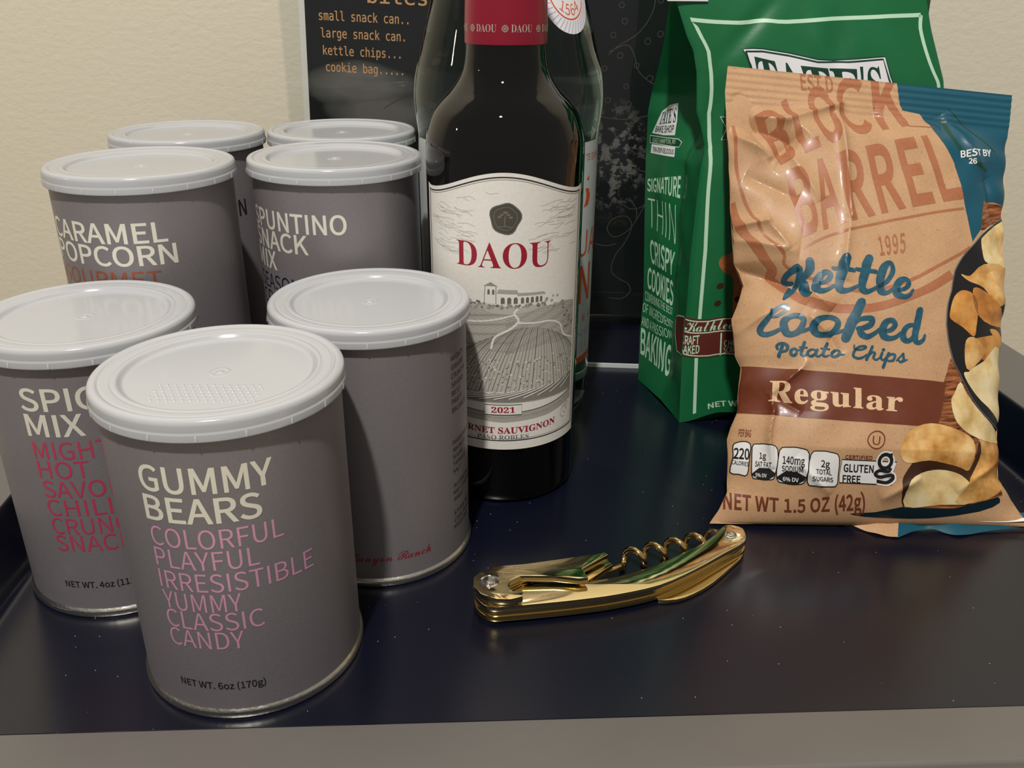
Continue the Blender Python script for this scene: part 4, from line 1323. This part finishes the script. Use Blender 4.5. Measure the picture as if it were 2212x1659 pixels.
    for i in range(190):                                   # vine tufts on the near rows
        f = rnd.random()
        t = rnd.uniform(.45, 1)
        u = -6 + 38 * f + (-38 + 58 * f) * t * .9
        z = 93 - t * 28 + rnd.uniform(-1, 1)
        line([(u, z), (u + .7, z + .45)], 0.5, 'paper' if rnd.random() < .5 else 'ink_dark', 0.05)
    # near field with diagonal rows
    shade([(-41.5, 66.5), (-20, 64), (0, 62), (14, 62.5), (41.5, 67), (41.5, 57.5), (-41.5, 57.5)], 'ink_mid')
    for i in range(13):
        f = i / 12
        line([(-20 + 62 * f + t * (-10 - 26 * (1 - f)), 62.5 + 3.5 * f - t * 5) for t in np.linspace(0, 1, 8)], 0.5, 'paper', 0.05)
        line([(-20 + 62 * f + t * (-10 - 26 * (1 - f)) + .9, 62.2 + 3.5 * f - t * 5) for t in np.linspace(0, 1, 8)], 0.35, 'ink_dark', 0.05)
    # scroll band below
    shade([(-41.5, 57.6), (-24, 53.8), (0, 52), (24, 53.8), (41.5, 57.6), (41.5, 52), (24, 48.6), (0, 47), (-24, 48.6), (-41.5, 52)], 'ink_mid')
    shade([(-41.5, 55.4), (-24, 51.8), (0, 50), (24, 51.8), (41.5, 55.4), (41.5, 54.4), (24, 50.8), (0, 49), (-24, 50.8), (-41.5, 54.4)], 'paper')
    line([(u, 52.3 + .0031 * u * u) for u in np.linspace(-41, 41, 40)], 0.35, 'ink_black', 0.06)
    for s_ in (-1, 1):
        for q in range(3):
            line([(s_ * (35 + q * 1.6 + math.cos(t) * (2.4 - q * .5)), 46.5 + q * 1.3 + math.sin(t) * (3 - q * .6)) for t in np.linspace(0, 5, 14)], 0.3, 'ink_mid', 0.05)
    # vintage box
    decal(mb, surf, tri_polys([(-9.2, 51.2), (9.2, 51.2), (9.2, 56.6), (-9.2, 56.6)]), 'paper', 0.07)
    decal(mb, surf, stroke_polys([(-9.2, 51.2), (9.2, 51.2), (9.2, 56.6), (-9.2, 56.6)], 0.4, True), 'ink_black', 0.09)
    # house on the hill
    decal(mb, surf, tri_polys([(-9, 108.6), (20, 108.2), (20, 112.2), (-2.5, 113), (-9, 112.6)]), 'paper', 0.05)
    decal(mb, surf, tri_polys([(-8.6, 108.6), (-3.6, 108.6), (-3.6, 117.0), (-8.6, 117.0)]), 'paper', 0.06)
    decal(mb, surf, tri_polys([(-9.4, 117.0), (-2.8, 117.0), (-6.1, 119.0)]), 'ink_grey', 0.07)
    decal(mb, surf, tri_polys([(-3.2, 113.6), (7, 113.2), (6.2, 115.2), (-2.4, 115.6)]), 'ink_mid', 0.06)
    decal(mb, surf, tri_polys([(6, 112.3), (20.6, 112.0), (19.6, 113.4), (7, 113.8)]), 'ink_mid', 0.06)
    for u, w in ((-1.4, 1.9), (1.6, 1.9), (4.6, 1.9), (8.0, 1.5), (10.4, 1.5), (12.8, 1.5), (15.2, 1.5), (17.4, 1.3)):
        arch = [(u, 108.6), (u + w, 108.6), (u + w, 110.8)] + [(u + w / 2 + w / 2 * math.cos(t), 110.8 + w / 2 * math.sin(t)) for t in (0.6, 1.2, 1.9, 2.5)] + [(u, 110.8)]
        decal(mb, surf, tri_polys(arch), 'ink_dark', 0.07)
    for u in (-7.6, -5.4):
        decal(mb, surf, tri_polys([(u, 113), (u + 1.1, 113), (u + 1.1, 115), (u + .55, 115.7), (u, 115)]), 'ink_dark', 0.08)
    decal(mb, surf, stroke_polys([(-9, 108.5), (-9, 112.6), (-8.6, 117)], 0.25), 'ink_dark', 0.08)
    decal(mb, surf, stroke_polys([(-3.6, 108.5), (-3.6, 117)], 0.3), 'ink_dark', 0.08)
    for i in range(150):                                   # trees and bushes
        u = rnd.choice((rnd.uniform(19, 38), rnd.uniform(-22, -9), rnd.uniform(-8, 20), rnd.uniform(30, 41)))
        base_z = 108 - (0.25 * max(0, u - 20) if u > 20 else 0)
        if -8 < u < 20:
            z = base_z - rnd.uniform(0, 1.6)
        else:
            z = base_z + rnd.uniform(-2.5, 4.0 if 20 < u < 30 else 2.0)
        if u > 32:
            z = rnd.uniform(92, 103)
        r = rnd.uniform(.4, 1.0)
        if abs(u) + r < ULIM:
            decal(mb, surf, [[(u + r * math.cos(t * 1.05), z + r * .8 * math.sin(t * 1.05)) for t in range(6)]], rnd.choice(('ink_grey', 'ink_dark', 'ink_mid')), 0.055)
    mb.build('paper_label', wine, smooth=True, angle=60)
wine_label()

# ------------------------------------------------------------------ water bottle
water = thing('water_bottle', (-3.5, 509, 0), 'large clear green glass water bottle standing behind the wine bottle', 'bottle')
wprof = [(38, 1.5), (42.5, 0.0), (46.0, 1.0), (48.6, 4), (50.2, 10), (51.1, 20), (51.2, 40), (51.2, 95), (51.1, 157), (51.0, 168), (51.6, 173), (52.4, 179), (52.8, 188), (52.0, 196), (50.6, 203), (48.4, 211), (45.8, 221), (42.6, 233), (38.5, 247), (33.0, 263), (27, 280), (21, 297), (17, 312), (15, 324)]
mb = MB()
mb.lathe([(0.01, 9.0), (22, 7.0), (33, 3.5)] + smooth_profile(wprof, 4) + [(0.01, 324)], 'water_glass', 128)
mb.build('bottle', water, angle=70, fix=True)
def water_label():
    mb = MB()
    surf = Cylinder(51.32)
    w, z0, z1, rc = 70.5, 36.5, 166.5, 9.0
    N = 90
    us = [-w + 2 * w * i / N for i in range(N + 1)]
    def hi(u):
        d = max(0.0, abs(u) - (w - rc))
        return z1 - rc + math.sqrt(max(rc * rc - d * d, 0))
    vs = [surf.at(u, z0, 0) for u in us] + [surf.at(u, hi(u), 0) for u in us]
    mb.add(vs, [(i, i + 1, N + 2 + i, N + 1 + i) for i in range(N)], 'water_paper')
    decal(mb, surf, tri_polys([(-w, 36.5), (w, 36.5), (w, 40.5), (-w, 40.5)]), 'ink_orange', 0.06)
    g = curve_place([(u, 103.0) for u in np.linspace(4, 70, 12)], [(u, 117.5) for u in np.linspace(4, 70, 12)])
    decal(mb, surf, text_polys('ACQUA', 'sans', g), 'ink_orange', 0.06)
    g = curve_place([(u, 75.0) for u in np.linspace(-6, 82, 12)], [(u, 97.0) for u in np.linspace(-6, 82, 12)])
    vv = [q for q in text_polys('PANNA', 'sans_mid', g) if max(p[0] for p in q) < 70]
    decal(mb, surf, vv, 'ink_orange', 0.06)
    put_text(mb, surf, 'TOSCANA', 'sans', 10, 62, 5.0, 'ink_orange', 0.06, width=56, spacing=1.6)
    put_text(mb, surf, 'NATURAL SPRING', 'sans', -60, 53, 5.0, 'ink_lilac', 0.06, width=126)
    put_text(mb, surf, 'WATER 1L', 'sans', 10, 44.5, 5.0, 'ink_lilac', 0.06, width=54)
    put_text(mb, surf, 'TE EXPA', 'sans', 50, 156.5, 3.6, 'ink_orange', 0.06, width=18)
    # red flourish
    decal(mb, surf, tri_polys([(50, 131), (55, 132), (57, 137), (55, 141), (51, 141.5), (52.5, 138), (52, 135)]), 'ink_orange', 0.06)
    decal(mb, surf, tri_polys([(52, 146), (54.5, 148.5), (55, 145.5)]), 'ink_orange', 0.06)
    mb.build('paper_label', water, angle=60)
water_label()
def neck_label():
    mb = MB()
    surf = Turned([(r, z) for r, z in wprof if z > 150])
    # a round drop on the shoulder, centred at u0
    u0, zc = 32.5, 246.0
    def outline(r, n=40):
        pts = []
        for i in range(n):
            a = 2 * math.pi * i / n
            pts.append((u0 + r * 0.72 * math.cos(a), zc + r * math.sin(a)))
        return pts
    decal(mb, surf, tri_polys(outline(25.5)), 'plaque', 0.12)
    for i in range(24):
        a0 = math.pi + (i + .5) * math.pi / 24
        p, q = (u0 + 25.2 * .72 * math.cos(a0), zc + 25.2 * math.sin(a0)), (u0 + 19.6 * .72 * math.cos(a0 + .13), zc + 19.6 * math.sin(a0 + .13))
        decal(mb, surf, stroke_polys([p, q], 0.45), 'ink_lilac', 0.16)
    decal(mb, surf, stroke_polys([(u0 + 18.6 * .72 * math.cos(a), zc + 18.6 * math.sin(a)) for a in np.linspace(math.pi, 2 * math.pi, 24)], 0.7), 'ink_orange', 0.16)
    b = [(u0 + 16.8 * .72 * math.cos(a), zc + 16.8 * math.sin(a)) for a in np.linspace(1.30 * math.pi, 1.70 * math.pi, 10)]
    t = [(u0 + 11.6 * .72 * math.cos(a), zc + 11.6 * math.sin(a)) for a in np.linspace(1.30 * math.pi, 1.70 * math.pi, 10)]
    decal(mb, surf, text_polys('1564', 'sans', curve_place(b, t)), 'ink_orange', 0.16)
    for q in range(6):
        decal(mb, surf, stroke_polys([(u0 - 8 + q * .5, zc - 8 + q * 1.5), (u0 + 8 - q * .5, zc - 8 + q * 1.5)], 0.4), 'ink_lilac', 0.16)
    mb.build('neck_label', water, angle=60)
neck_label()

# ------------------------------------------------------------------ green cookie bag
def grid_faces(G, i0=0, i1=None, j0=0, j1=None, flip=False):
    nv, nu = G.P.shape[0] - 1, G.P.shape[1] - 1
    i1, j1 = i1 or nu, j1 or nv
    vs = [tuple(G.P[j, i]) for j in range(j0, j1 + 1) for i in range(i0, i1 + 1)]
    w = i1 - i0 + 1
    fs = []
    for j in range(j1 - j0):
        for i in range(i1 - i0):
            q = (j * w + i, j * w + i + 1, (j + 1) * w + i + 1, (j + 1) * w + i)
            for t in ((q[0], q[1], q[2]), (q[0], q[2], q[3])):
                fs.append(t[::-1] if flip else t)
    return vs, fs
def k_text(mb, surf, K, s, style, name, m, off, spacing=1.0):
    b, t = K[name + '_b'], K[name + '_t']
    if name[0] == 't' and name != 'tates' and name != 'thin':
        t = [tuple(np.array(p) + (np.array(q) - np.array(p)) * 0.84) for p, q in zip(b, t)]
    decal(mb, surf, text_polys(s, style, curve_place(b, t), spacing), m, off)
def k_fill(mb, surf, pts, m, off, smooth=0):
    decal(mb, surf, tri_polys(smooth_line(pts, smooth, True) if smooth else pts), m, off)

bag = thing('cookie_bag', (0, 0, 0), 'tall green gusseted cookie bag standing behind the brown chip bag', 'bag')
def cookie_bag():
    K = KP['G']
    F, L = GreenFront(), GreenSide()
    mb = MB()
    v, f = grid_faces(F)
    mb.add(v, f, 'green')
    v, f = grid_faces(L)
    mb.add(v, f, 'green')
    # right gusset, back and bottom
    zs = np.linspace(0, 262, 60)
    rf = [(float(_ip(z, GFR)), 481 + 0.1 * z, z) for z in zs]
    rb = [(float(_ip(z, GFR)) + 6, 481 + 0.1 * z + float(_ip(z, GD)) - 5, z) for z in zs]
    rm = [((a[0] + b[0]) / 2 - float(_ip(z, GG)), (a[1] + b[1]) / 2, z) for a, b, z in zip(rf, rb, zs)]
    lb = [(float(_ip(z, GBL)), 476 + 0.1 * z + float(_ip(z, GD)), z) for z in zs]
    n = len(zs)
    vs = rf + rm + rb + lb
    fs = []
    for c in range(3):
        for k in range(n - 1):
            fs.append((c * n + k, (c + 1) * n + k, (c + 1) * n + k + 1, c * n + k + 1))
    mb.add(vs, fs, 'green')
    bottom = [tuple(F.P[0, i]) for i in range(0, F.NU + 1, 5)] + [tuple(rm[0]), tuple(rb[0]), tuple(lb[0])]
    mb.add(bottom, [tuple(range(len(bottom) - 1, -1, -1))], 'green')
    top = [tuple(F.P[-1, i]) for i in range(0, F.NU + 1, 5)] + [tuple(rb[-1]), tuple(lb[-1])]
    mb.add(top, [tuple(range(len(top)))], 'green')
    # front print
    decal(mb, F, stroke_polys(smooth_line(K['border'][:14], 4), 1.45, aspect=1.27), 'mint', 0.12)
    decal(mb, F, stroke_polys(K['border'][13:16], 1.45, aspect=1.27), 'mint', 0.125)
    decal(mb, F, stroke_polys(smooth_line(K['border'][14:22], 3), 1.45, aspect=1.27), 'mint', 0.12)
    decal(mb, F, stroke_polys(smooth_line(K['border'][21:], 3) + [(K['border'][-1][0] + 3, 20)], 1.5, aspect=1.27), 'mint', 0.12)
    k_fill(mb, F, K['plaque'], 'plaque', 0.12)
    decal(mb, F, stroke_polys(K['plaque'], 0.5, True, 1.27), 'green_dark', 0.18)
    decal(mb, F, stroke_polys(K['plaque_line'], 0.7, False, 1.27), 'green_dark', 0.18)
    decal(mb, F, stroke_polys([K['plaque_line'][0], K['plaque'][13], K['plaque'][12]], 0.7, False, 1.27), 'green_dark', 0.18)
    k_text(mb, F, K, "TATE'S", 'serif_bold', 'tates', 'green_dark', 0.2)
    k_fill(mb, F, K['cookie'], 'cookie', 0.12, 3)
    rnd = random.Random(5)
    c = np.mean(np.array(K['cookie']), 0)
    for i in range(9):
        p = c + np.array([rnd.uniform(-9, 9), rnd.uniform(-12, 12)])
        k_fill(mb, F, [(p[0] + 1.5 * math.cos(t), p[1] + 1.1 * math.sin(t)) for t in np.linspace(0, 5.6, 8)], 'crisp_shade', 0.16)
    k_fill(mb, F, K['ribbon'], 'green_dark', 0.12)
    decal(mb, F, stroke_polys(K['ribbon'], 0.4, True, 1.27), 'mint', 0.16)
    k_fill(mb, F, K['craft'], 'maroon', 0.14)
    for nm in ('craft_top', 'craft_bot', 'craft_mid'):
        decal(mb, F, stroke_polys(K[nm], 0.5, False, 1.27), 'mint', 0.2)
    decal(mb, F, stroke_polys(K['craft_v'], 0.6, False, 1.27), 'mint', 0.2)
    k_text(mb, F, K, 'Kathleen', 'script_thin', 'kath', 'mint', 0.2)
    k_text(mb, F, K, 'CRAFT', 'gothic', 'cr', 'mint', 0.2)
    k_text(mb, F, K, 'BAKED', 'gothic', 'ba', 'mint', 0.2)
    k_text(mb, F, K, 'CHOCOLATE', 'sans', 'ch', 'mint', 0.2)
    k_text(mb, F, K, 'SCRATCH MADE', 'sans', 'so', 'mint', 0.2)
    k_text(mb, F, K, 'NET WT.', 'sans_bold', 'net', 'mint', 0.2)
    # gusset print
    G = KP['S']
    for s, style, nm in (('SIGNATURE', 'gothic', 'sig'), ('THIN', 'sans_thin', 'thin'), ('CRISPY', 'gothic', 'cris'), ('COOKIES', 'gothic', 'cook'), ('COMBINING THE BEST', 'sans', 'comb'),
                         ('OF INGREDIENTS', 'sans', 'ofin'), ('AND A PASSION FOR', 'sans', 'anda'), ('BAKING', 'gothic', 'bak')):
        k_text(mb, L, G, s, style, nm, 'mint', 0.12)
    k_fill(mb, L, G['plq'], 'plaque', 0.12)
    k_text(mb, L, G, "TATE'S", 'serif_bold', 'pt', 'green_dark', 0.18)
    k_text(mb, L, G, 'BAKE SHOP', 'gothic', 'bs', 'green_dark', 0.18)
    k_fill(mb, L, G['ban'], 'green_dark', 0.16)
    decal(mb, L, stroke_polys(G['ban'], 0.3, True, 1.1), 'mint', 0.2)
    k_text(mb, L, G, 'EAST HAMPTON, NY', 'sans', 'ban', 'mint', 0.22)
    k_fill(mb, L, G['plq2'], 'plaque', 0.14)
    k_text(mb, L, G, 'THIN-CRISPY-DELICIOUS', 'sans_bold', 'p2', 'green_dark', 0.2)
    k_fill(mb, L, G['scroll'], 'maroon', 0.14)
    decal(mb, L, stroke_polys(G['scroll'], 0.45, True, 1.1), 'mint', 0.2)
    mb.build('pouch', bag, angle=40)
    mb = MB()
    mb.box((79.5, 497.6, 236.2), (100.8, 499.0, 262), 'plaque')
    mb.build('closure_tab', bag, smooth=False)
cookie_bag()

# ------------------------------------------------------------------ brown chip bag
chips = thing('chip_bag', (0, 0, 0), 'crinkled brown and teal potato chip bag leaning on the green bag', 'bag')
def chip_bag():
    K = KP['K']
    F, B = KraftFront(), KraftFront(back=True)
    mb = MB()
    js = int(F.SEAL * F.NV)
    # panels are printed on the film itself: every cell of the grid takes its own ink
    v, f = grid_faces(F)
    mb.add(v, f, 'kraft')
    v, f = grid_faces(B, flip=True)
    mb.add(v, f, 'kraft')
    o = 0.10
    A = 1.1
    k_fill(mb, F, K['teal'], 'teal', o)
    k_fill(mb, F, K['dark_fold'], 'fold_shade_print', o, 2)  # bottom crease: its shade and some dark print painted as one patch
    decal(mb, F, stroke_polys(smooth_line(K['teal_ring'], 4), 1.6, aspect=A), 'green_dark', o + .04)
    decal(mb, F, stroke_polys(smooth_line(K['teal_ring2'], 4), 0.7, aspect=A), 'green_dark', o + .04)
    # shield and lettering in darker tan
    for nm, w in (('shield1', 1.3), ('shield2', 3.6)):
        decal(mb, F, stroke_polys(smooth_line(K[nm], 4), w, aspect=A), 'tan', o)
    decal(mb, F, stroke_polys(smooth_line(K['rule1'], 4), 1.1, aspect=A), 'tan', o)
    decal(mb, F, stroke_polys(K['amp_line1'], 0.6, aspect=A), 'tan', o)
    k_text(mb, F, K, 'BARREL', 'sans_bold', 'barrel', 'tan', o, 1.05)
    k_text(mb, F, K, 'BLOCK', 'sans_bold', 'block', 'tan', o, 1.05)
    k_text(mb, F, K, '1995', 'gothic', 'y1995', 'tan', o + .05, 1.1)
    k_text(mb, F, K, 'EST D', 'gothic', 'est', 'tan', o + .05)
    # photo panel
    k_fill(mb, F, K['wood_top'], 'wood', o + .04)
    k_fill(mb, F, K['wood'], 'wood', o + .04)
    k_fill(mb, F, K['shade'], 'crisp_shade', o + .06, 2)
    for nm, m, z in (('c2a', 'crisp_pale', .10), ('c2b', 'crisp_gold', .12), ('c1', 'crisp_gold', .14), ('c3', 'crisp_pale', .16)):
        k_fill(mb, F, K[nm], m, o + z, 3)
    k_fill(mb, F, K['pan'], 'pan', o + .18, 0)
    for nm, m, z in (('c10', 'crisp_deep', .20), ('c11', 'crisp_deep', .22), ('c9', 'crisp_pale', .21), ('c8', 'crisp_gold', .23), ('c7', 'crisp_deep', .25), ('c6', 'crisp_deep', .25), ('c5', 'crisp_gold', .24), ('c4', 'crisp_pale', .26)):
        k_fill(mb, F, K[nm], m, o + z, 3)
    k_fill(mb, F, K['c3'], 'crisp_pale', o + .28, 3)
    rim = smooth_line(K['pan_rim'], 4)
    decal(mb, F, stroke_polys(rim, [1.0 + 1.8 * max(0, (i / len(rim) - .55)) for i in range(len(rim))], aspect=A), 'pan', o + .30)
    decal(mb, F, stroke_polys([(u - .5, w) for u, w in rim], 0.45, aspect=A), 'pan_rim', o + .33)
    # product lettering
    for i, (q, closed) in enumerate(SCRIPT):               # Kettle Cooked Potato Chips in brush script
        q = smooth_line(q, 4, bool(closed))
        decal(mb, F, stroke_polys([p[:2] for p in q], [p[2] for p in q], bool(closed), A), 'teal_text', o + .1 + .004 * (i % 5))
        if not closed:
            for p in (q[0], q[-1]):
                decal(mb, F, [[(p[0] + p[2] / 2 * math.cos(t), p[1] + p[2] / 2 / A * math.sin(t)) for t in np.linspace(0, 5.5, 8)]], 'teal_text', o + .09)
    k_fill(mb, F, K['band'], 'brown', o + .05)
    k_text(mb, F, K, 'Regular', 'serif_bold', 'reg', 'cream', o + .12, 1.05)
    k_text(mb, F, K, 'PER BAG', 'gothic', 'per', 'brown_text', o + .05)
    for nm in ('p1', 'p2', 'p3', 'p4'):
        k_fill(mb, F, K[nm], 'print_white', o + .06, 3)
        decal(mb, F, stroke_polys(smooth_line(K[nm], 3, True), 0.42, True, A), 'print_black', o + .12)
    k_fill(mb, F, K['box'], 'print_white', o + .06)
    decal(mb, F, stroke_polys(K['box'], 0.42, True, A), 'print_black', o + .12)
    for nm in ('d2', 'd3'):
        k_fill(mb, F, K[nm], 'print_black', o + .12)
    for s, nm, m in (('220', 't220', 'print_black'), ('CALORIES', 'tcal', 'print_black'), ('1g', 't1', 'print_black'), ('SAT FAT', 'tsat', 'print_black'), ('140mg', 't140', 'print_black'), ('SODIUM', 'tsod', 'print_black'),
                     ('2g', 't2', 'print_black'), ('TOTAL', 'ttot', 'print_black'), ('SUGARS', 'tsug', 'print_black'), ('5% DV', 't5', 'print_white'), ('6% DV', 't6', 'print_white'),
                     ('CERTIFIED', 'tcert', 'brown_text'), ('GLUTEN', 'tglu', 'print_black'), ('FREE', 'tfree', 'print_black')):
        k_text(mb, F, K, s, 'sans_bold' if nm in ('tglu', 'tfree', 't220') else 'gothic', nm, m, o + .18)
    # looped g beside the gluten panel
    gx, gy = K['gring'][0]
    ring = [(gx + 2.7 * math.cos(t), gy + 2.5 * math.sin(t)) for t in np.linspace(0, 2 * math.pi, 18)[:-1]]
    tail = smooth_line(K['gtail2'], 5)
    for m, extra, z in (('print_white', 1.3, .14), ('print_black', 0.0, .20)):
        decal(mb, F, stroke_polys(ring, 1.5 + extra, True, A), m, o + z)
        decal(mb, F, stroke_polys(K['gtail'], 1.4 + extra, False, A), m, o + z + .02)
        decal(mb, F, stroke_polys(tail, 1.4 + extra, False, A), m, o + z)
    ux, uy = K['ucircle'][0]
    ru, rv = abs(K['ucr'][0][0] - ux), abs(K['ucr'][1][1] - uy)
    decal(mb, F, stroke_polys([(ux + ru * math.cos(t), uy + rv * math.sin(t)) for t in np.linspace(0, 2 * math.pi, 28)[:-1]], 0.5, True, A), 'brown_text', o + .05)
    k_text(mb, F, K, 'U', 'sans', 'u', 'brown_text', o + .05)
    k_text(mb, F, K, 'NET WT 1.5 OZ (42g)', 'sans_bold', 'net', 'brown_text', o + .05, 1.02)
    k_text(mb, F, K, 'BEST BY', 'sans_bold', 'ds1', 'print_white', o + .08)
    k_text(mb, F, K, '26', 'sans_bold', 'ds2', 'print_white', o + .08)
    mb.build('pouch', chips, angle=60)
    # flat seal folded forward on the tray
    front = [(164.7, 367.0), (172.3, 360.4), (179.6, 355.8), (187.7, 353.5), (200.9, 359.9), (208.6, 360.3), (217.9, 355.6), (230.6, 358.6), (253.8, 363.1), (262.1, 364.4)]
    back = [(164.1, 369.3), (176, 370), (184, 370), (194, 370), (202.5, 370), (209, 370), (217, 371), (231, 371), (254, 370), (263.4, 369)]
    mb = MB()
    def strip(P, Q, m, z0, z1, n=8, lift=2.0):
        P, Q = smooth_line(P, 5), smooth_line(Q, 5)
        vs = []
        for j in range(n + 1):
            t = j / n
            for i, (p, q) in enumerate(zip(P, Q)):
                vs.append((p[0] + (q[0] - p[0]) * t, p[1] + (q[1] - p[1]) * t, z0 + (z1 - z0) * t + 0.5 * math.sin(i * .5) ** 2 + lift * math.sin(math.pi * t) * 0.4))
        w = len(P)
        mb.add(vs, [(j * w + i, j * w + i + 1, (j + 1) * w + i + 1, (j + 1) * w + i) for j in range(n) for i in range(w - 1)], m)
    strip(front[:4], back[:4], 'kraft', 0.6, 5.0)
    strip(front[3:], back[3:], 'teal', 0.6, 5.0)
    strip([(211.4, 364.2), (218.5, 362.8), (231.5, 361.6), (252.9, 362.3), (262, 363.4)], [(211.5, 364.9), (218.5, 364.4), (231.5, 364.0), (252.9, 364.6), (262, 365.2)], 'white_film', 4.6, 4.9, 2, 0.0)
    mb.build('bottom_seal', chips, angle=60)
chip_bag()

# ------------------------------------------------------------------ corkscrew
cork = thing('corkscrew', (0, 0, 0), 'gold folding corkscrew lying on the tray in front of the chip bag', 'corkscrew')
def corkscrew():
    H = [(-15.3, 300.0), (-14.2, 294.4), (-10.9, 289.9), (-6.5, 288.0), (0.3, 288.8), (15.7, 291.2), (30.1, 293.8), (45.3, 297.3), (64.4, 304.1), (81.8, 315.4), (96.9, 327.4), (108.2, 336.4), (110.5, 342.3), (110.3, 348.2), (106.1, 350.7), (101.9, 350.2), (97.3, 344.4), (91.3, 337.9), (81.2, 329.8), (63.3, 317.7), (46.6, 309.8), (33.4, 306.6), (18.6, 304.4), (0.2, 308.1), (-6.0, 311.4), (-11.6, 310.2), (-14.6, 306.2)]
    H = smooth_line(H, 3, True)
    cx, cy = 40, 308
    def sc(k):
        return [(x, y) for x, y in H]
    mb = MB()
    mb.prism(H, 1.2, 3.8, 'gold_deep', 0.5)
    def inset(poly, d):
        n = len(poly)
        out = []
        for i in range(n):
            p, q, r = Vector(poly[i - 1]), Vector(poly[i]), Vector(poly[(i + 1) % n])
            e1, e2 = (q - p).normalized(), (r - q).normalized()
            nn = Vector((-e1.y - e2.y, e1.x + e2.x)).normalized()
            out.append(tuple(q + nn * d))
        return out
    mb.prism(inset(H, 0.9), 3.8, 6.2, 'gold_deep', 0.0)
    mb.prism(H, 6.2, 9.0, 'gold', 0.6)
    handle = mb.build('handle', cork, angle=30, fix=True)
    Lv = [(-7.9, 312.7), (5.1, 315.0), (20.3, 318.3), (31.8, 321.2), (42.3, 324.3), (43.7, 322.4), (31.5, 311.8), (33.5, 305.3), (29.5, 304.5), (18.6, 306.2), (4.5, 306.1), (0.2, 302.8), (-0.7, 298.9), (1.4, 295.6), (5.6, 295.2), (5.3, 292.3), (0.3, 290.2), (-5.6, 290.3), (-12.2, 293.9), (-15.4, 298.6), (-15.7, 304.5), (-13.4, 308.5), (-8.5, 310.1)]
    Lv = [(x * 0.9905, y * 0.9905) for x, y in Lv]
    mb = MB()
    mb.prism(Lv, 10.6, 13.7, 'gold', 0.45)
    lever = mb.build('lever', cork, angle=30, fix=True)
    # second leaf of the lever, shorter, under the first
    L2 = [(-7.4, 308.6), (2.0, 309.4), (10.0, 309.6), (10.0, 305.6), (4.5, 303.6), (0.2, 300.2), (-0.7, 296.6), (1.8, 293.6), (5.0, 291.6), (3.6, 289.6), (-0.6, 287.9), (-6.2, 288.6), (-12.4, 291.8), (-15.2, 296.4), (-15.2, 302.0), (-12.6, 306.4)]
    mb = MB()
    mb.prism(L2, 9.15, 10.2, 'gold_deep', 0.25)
    mb.build('lever_leaf', lever, angle=30, fix=True)
    # lower boot rest seen through the notch
    mb = MB()
    mb.prism([(28, 306.5), (33, 305.6), (45.5, 318.0), (43.0, 322.0), (30, 318)], 6.4, 9.2, 'gold_deep', 0.3)
    mb.build('boot_rest', cork, angle=30, fix=True)
    # worm with its foot
    A, B = Vector((49.5, 325.5, 5.6)), Vector((97.0, 344.2, 5.6))
    ax = (B - A)
    Ln = ax.length
    ax.normalize()
    side = Vector((-ax.y, ax.x, 0))
    up = Vector((0, 0, 1))
    pts, rad = [], []
    pts += [Vector((33.0, 312.0, 6.0)), Vector((40.0, 315.8, 6.0)), Vector((46.0, 319.2, 5.6))]
    rad += [1.5, 1.5, 1.5]
    turns, n = 4.7, 150
    for i in range(n + 1):
        t = i / n
        a = 2 * math.pi * turns * t + math.pi * 1.1
        r = 4.1 * min(1, .6 + t * 4)
        pts.append(A + ax * Ln * t + side * r * math.cos(a) + up * r * math.sin(a))
        rad.append(1.45 if t < .9 else 1.45 * (1 - (t - .9) * 7))
    mb = MB()
    mb.tube(pts, rad, 'gold_deep', 12)
    mb.build('worm', cork, angle=60, fix=True)
    for (x, y), z in (((-9.0, 299.1), 13.6), ((103.1, 342.2), 8.9)):
        mb = MB()
        k = 1.0 if z > 10 else 0.7
        mb.lathe([(4.4 * k, z), (4.3 * k, z + .35), (3.7 * k, z + .5), (3.3 * k, z + .15), (2.9 * k, z + .1), (2.6 * k, z + .75), (1.6 * k, z + 1.0), (0.01, z + 1.0)], 'steel', 32, x, y)
        mb.build('rivet', lever if z > 10 else handle, angle=40)
    # foot of the lower rivet and the knife spine under the tail
    mb = MB()
    mb.lathe([(7.0, 0.0), (7.2, 0.5), (7.0, 1.3), (0.01, 1.4)], 'gold_deep', 32, -6.5, 297)
    mb.build('rivet', handle, angle=40)
    mb = MB()
    mb.prism(smooth_line([(64, 302.6), (72, 303.0), (80, 307), (90, 315), (102, 328), (108.5, 336), (104, 338), (92, 328), (78, 316), (66, 307)], 2, True), 0.2, 2.2, 'gold_deep', 0.4)
    mb.build('knife_spine', cork, angle=30, fix=True)
corkscrew()
